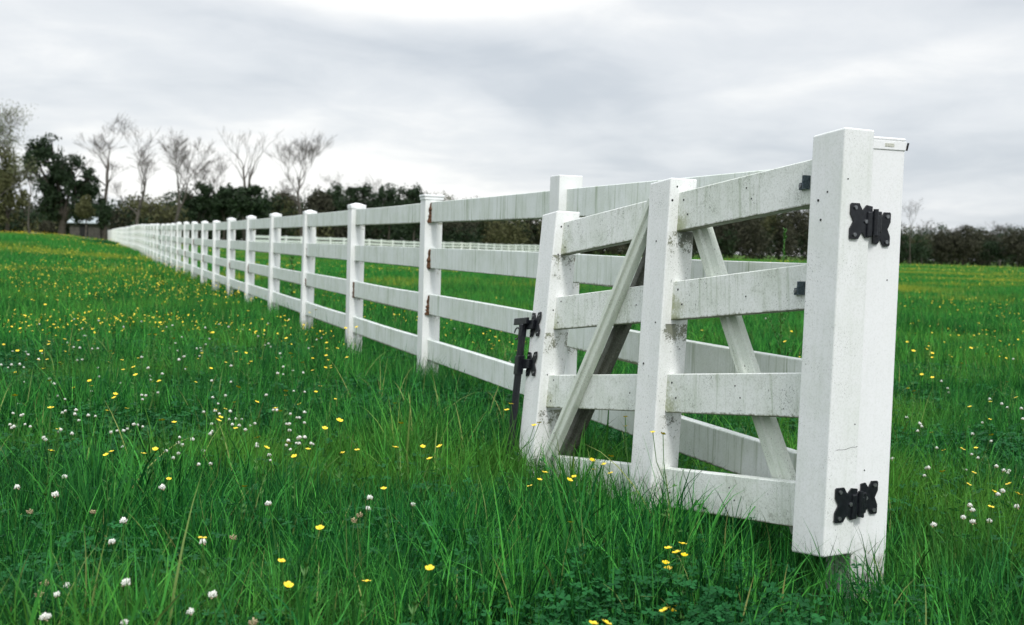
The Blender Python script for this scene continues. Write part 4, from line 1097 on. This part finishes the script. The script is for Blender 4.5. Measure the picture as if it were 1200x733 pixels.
# pale track at far left
def track():
    m = simple('pale_gravel', (.28,.27,.24), (.40,.39,.35), 8, .9)
    V = []; F = []
    for i in range(24):
        x = -110 + i*3.0; y = 112 + .05*(x+60)
        for dy in (-1.3, 1.3): V.append((x, y+dy, tz(x, y+dy)+.03 + (.22 if True else 0)))
    for i in range(23): F.append((2*i, 2*i+2, 2*i+3, 2*i+1))
    me = np_mesh('track', V, [np.array(F)], m); tag(link(bpy.data.objects.new('track', me)), kind='structure')
track()

# ------------------------------------------------------------------ light
SUN_EL, SUN_AZ = radians(50), radians(165)      # behind the camera; azimuth clockwise from +Y
w = bpy.data.worlds.new('World'); scene.world = w; w.use_nodes = True
nt = w.node_tree; nt.nodes.clear(); b = NB(nt)
sky = b.n('ShaderNodeTexSky', sky_type='NISHITA'); sky.sun_disc = False; sky.sun_elevation = SUN_EL; sky.sun_rotation = SUN_AZ
tc = b.n('ShaderNodeTexCoord').outputs['Generated']; sp3 = b.n('ShaderNodeSeparateXYZ'); b.l(tc, sp3.inputs[0])
z = b.math('MAXIMUM', sp3.outputs[2], 0.0); zz = b.math('ADD', z, .13)
cx = b.math('DIVIDE', sp3.outputs[0], zz); cy = b.math('DIVIDE', sp3.outputs[1], zz)
cv = b.n('ShaderNodeCombineXYZ'); b.l(cx, cv.inputs[0]); b.l(cy, cv.inputs[1])
n1 = b.noise(b.mapping(cv.outputs[0], (.62,.50,1), (2.3,.7,0)), 1.0, 4, .5, .5)
n2 = b.noise(b.mapping(cv.outputs[0], (2.4,2.2,1), (7.1,3.3,0)), 1.0, 6, .6, .35)
nn = b.math('ADD', b.math('MULTIPLY', n1, .74), b.math('MULTIPLY', n2, .26))
az = b.math('ARCTAN2', sp3.outputs[0], sp3.outputs[1])
def gauss(v, c, s):
    t = b.math('DIVIDE', b.math('SUBTRACT', v, c), s); return b.math('EXPONENT', b.math('MULTIPLY', b.math('MULTIPLY', t, t), -1.0))
br = b.math('MULTIPLY', gauss(az, -.08, .24), gauss(z, .03, .035))          # bright break low over the fence
br2 = b.math('MULTIPLY', gauss(az, -.10, .13), gauss(z, .212, .028))       # bright break high up
dk = b.math('MULTIPLY', gauss(az, .34, .25), gauss(z, .03, .09))
nn = b.math('ADD', nn, b.math('MULTIPLY', br, .42)); nn = b.math('ADD', nn, b.math('MULTIPLY', br2, .38)); nn = b.math('SUBTRACT', nn, b.math('MULTIPLY', dk, .05))
col = b.mix(b.ramp(nn, .36, .56), (4.55,4.9,5.3), (5.95,6.18,6.42)); col = b.mix(b.ramp(nn, .52, .70), col, (7.7,7.7,7.6))
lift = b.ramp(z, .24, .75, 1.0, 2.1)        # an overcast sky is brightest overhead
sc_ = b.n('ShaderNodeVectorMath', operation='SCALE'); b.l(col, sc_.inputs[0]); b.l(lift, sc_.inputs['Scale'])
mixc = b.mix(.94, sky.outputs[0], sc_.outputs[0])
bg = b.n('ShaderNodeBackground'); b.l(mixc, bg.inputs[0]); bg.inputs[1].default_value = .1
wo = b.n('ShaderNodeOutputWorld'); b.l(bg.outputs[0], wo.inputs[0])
sl = bpy.data.lights.new('sun', 'SUN'); sl.energy = 1.5; sl.angle = radians(11); sl.color = (1, .98, .94)
so = link(bpy.data.objects.new('sun', sl))
sd = Vector((sin(SUN_AZ)*cos(SUN_EL), cos(SUN_AZ)*cos(SUN_EL), sin(SUN_EL)))
so.rotation_euler = sd.to_track_quat('Z', 'Y').to_euler()
vs = scene.view_settings; vs.view_transform = 'Standard'; vs.look = 'None'; vs.gamma = 1; vs.exposure = .46
scene.cycles.max_bounces = 6; scene.cycles.transparent_max_bounces = 4; scene.cycles.diffuse_bounces = 3
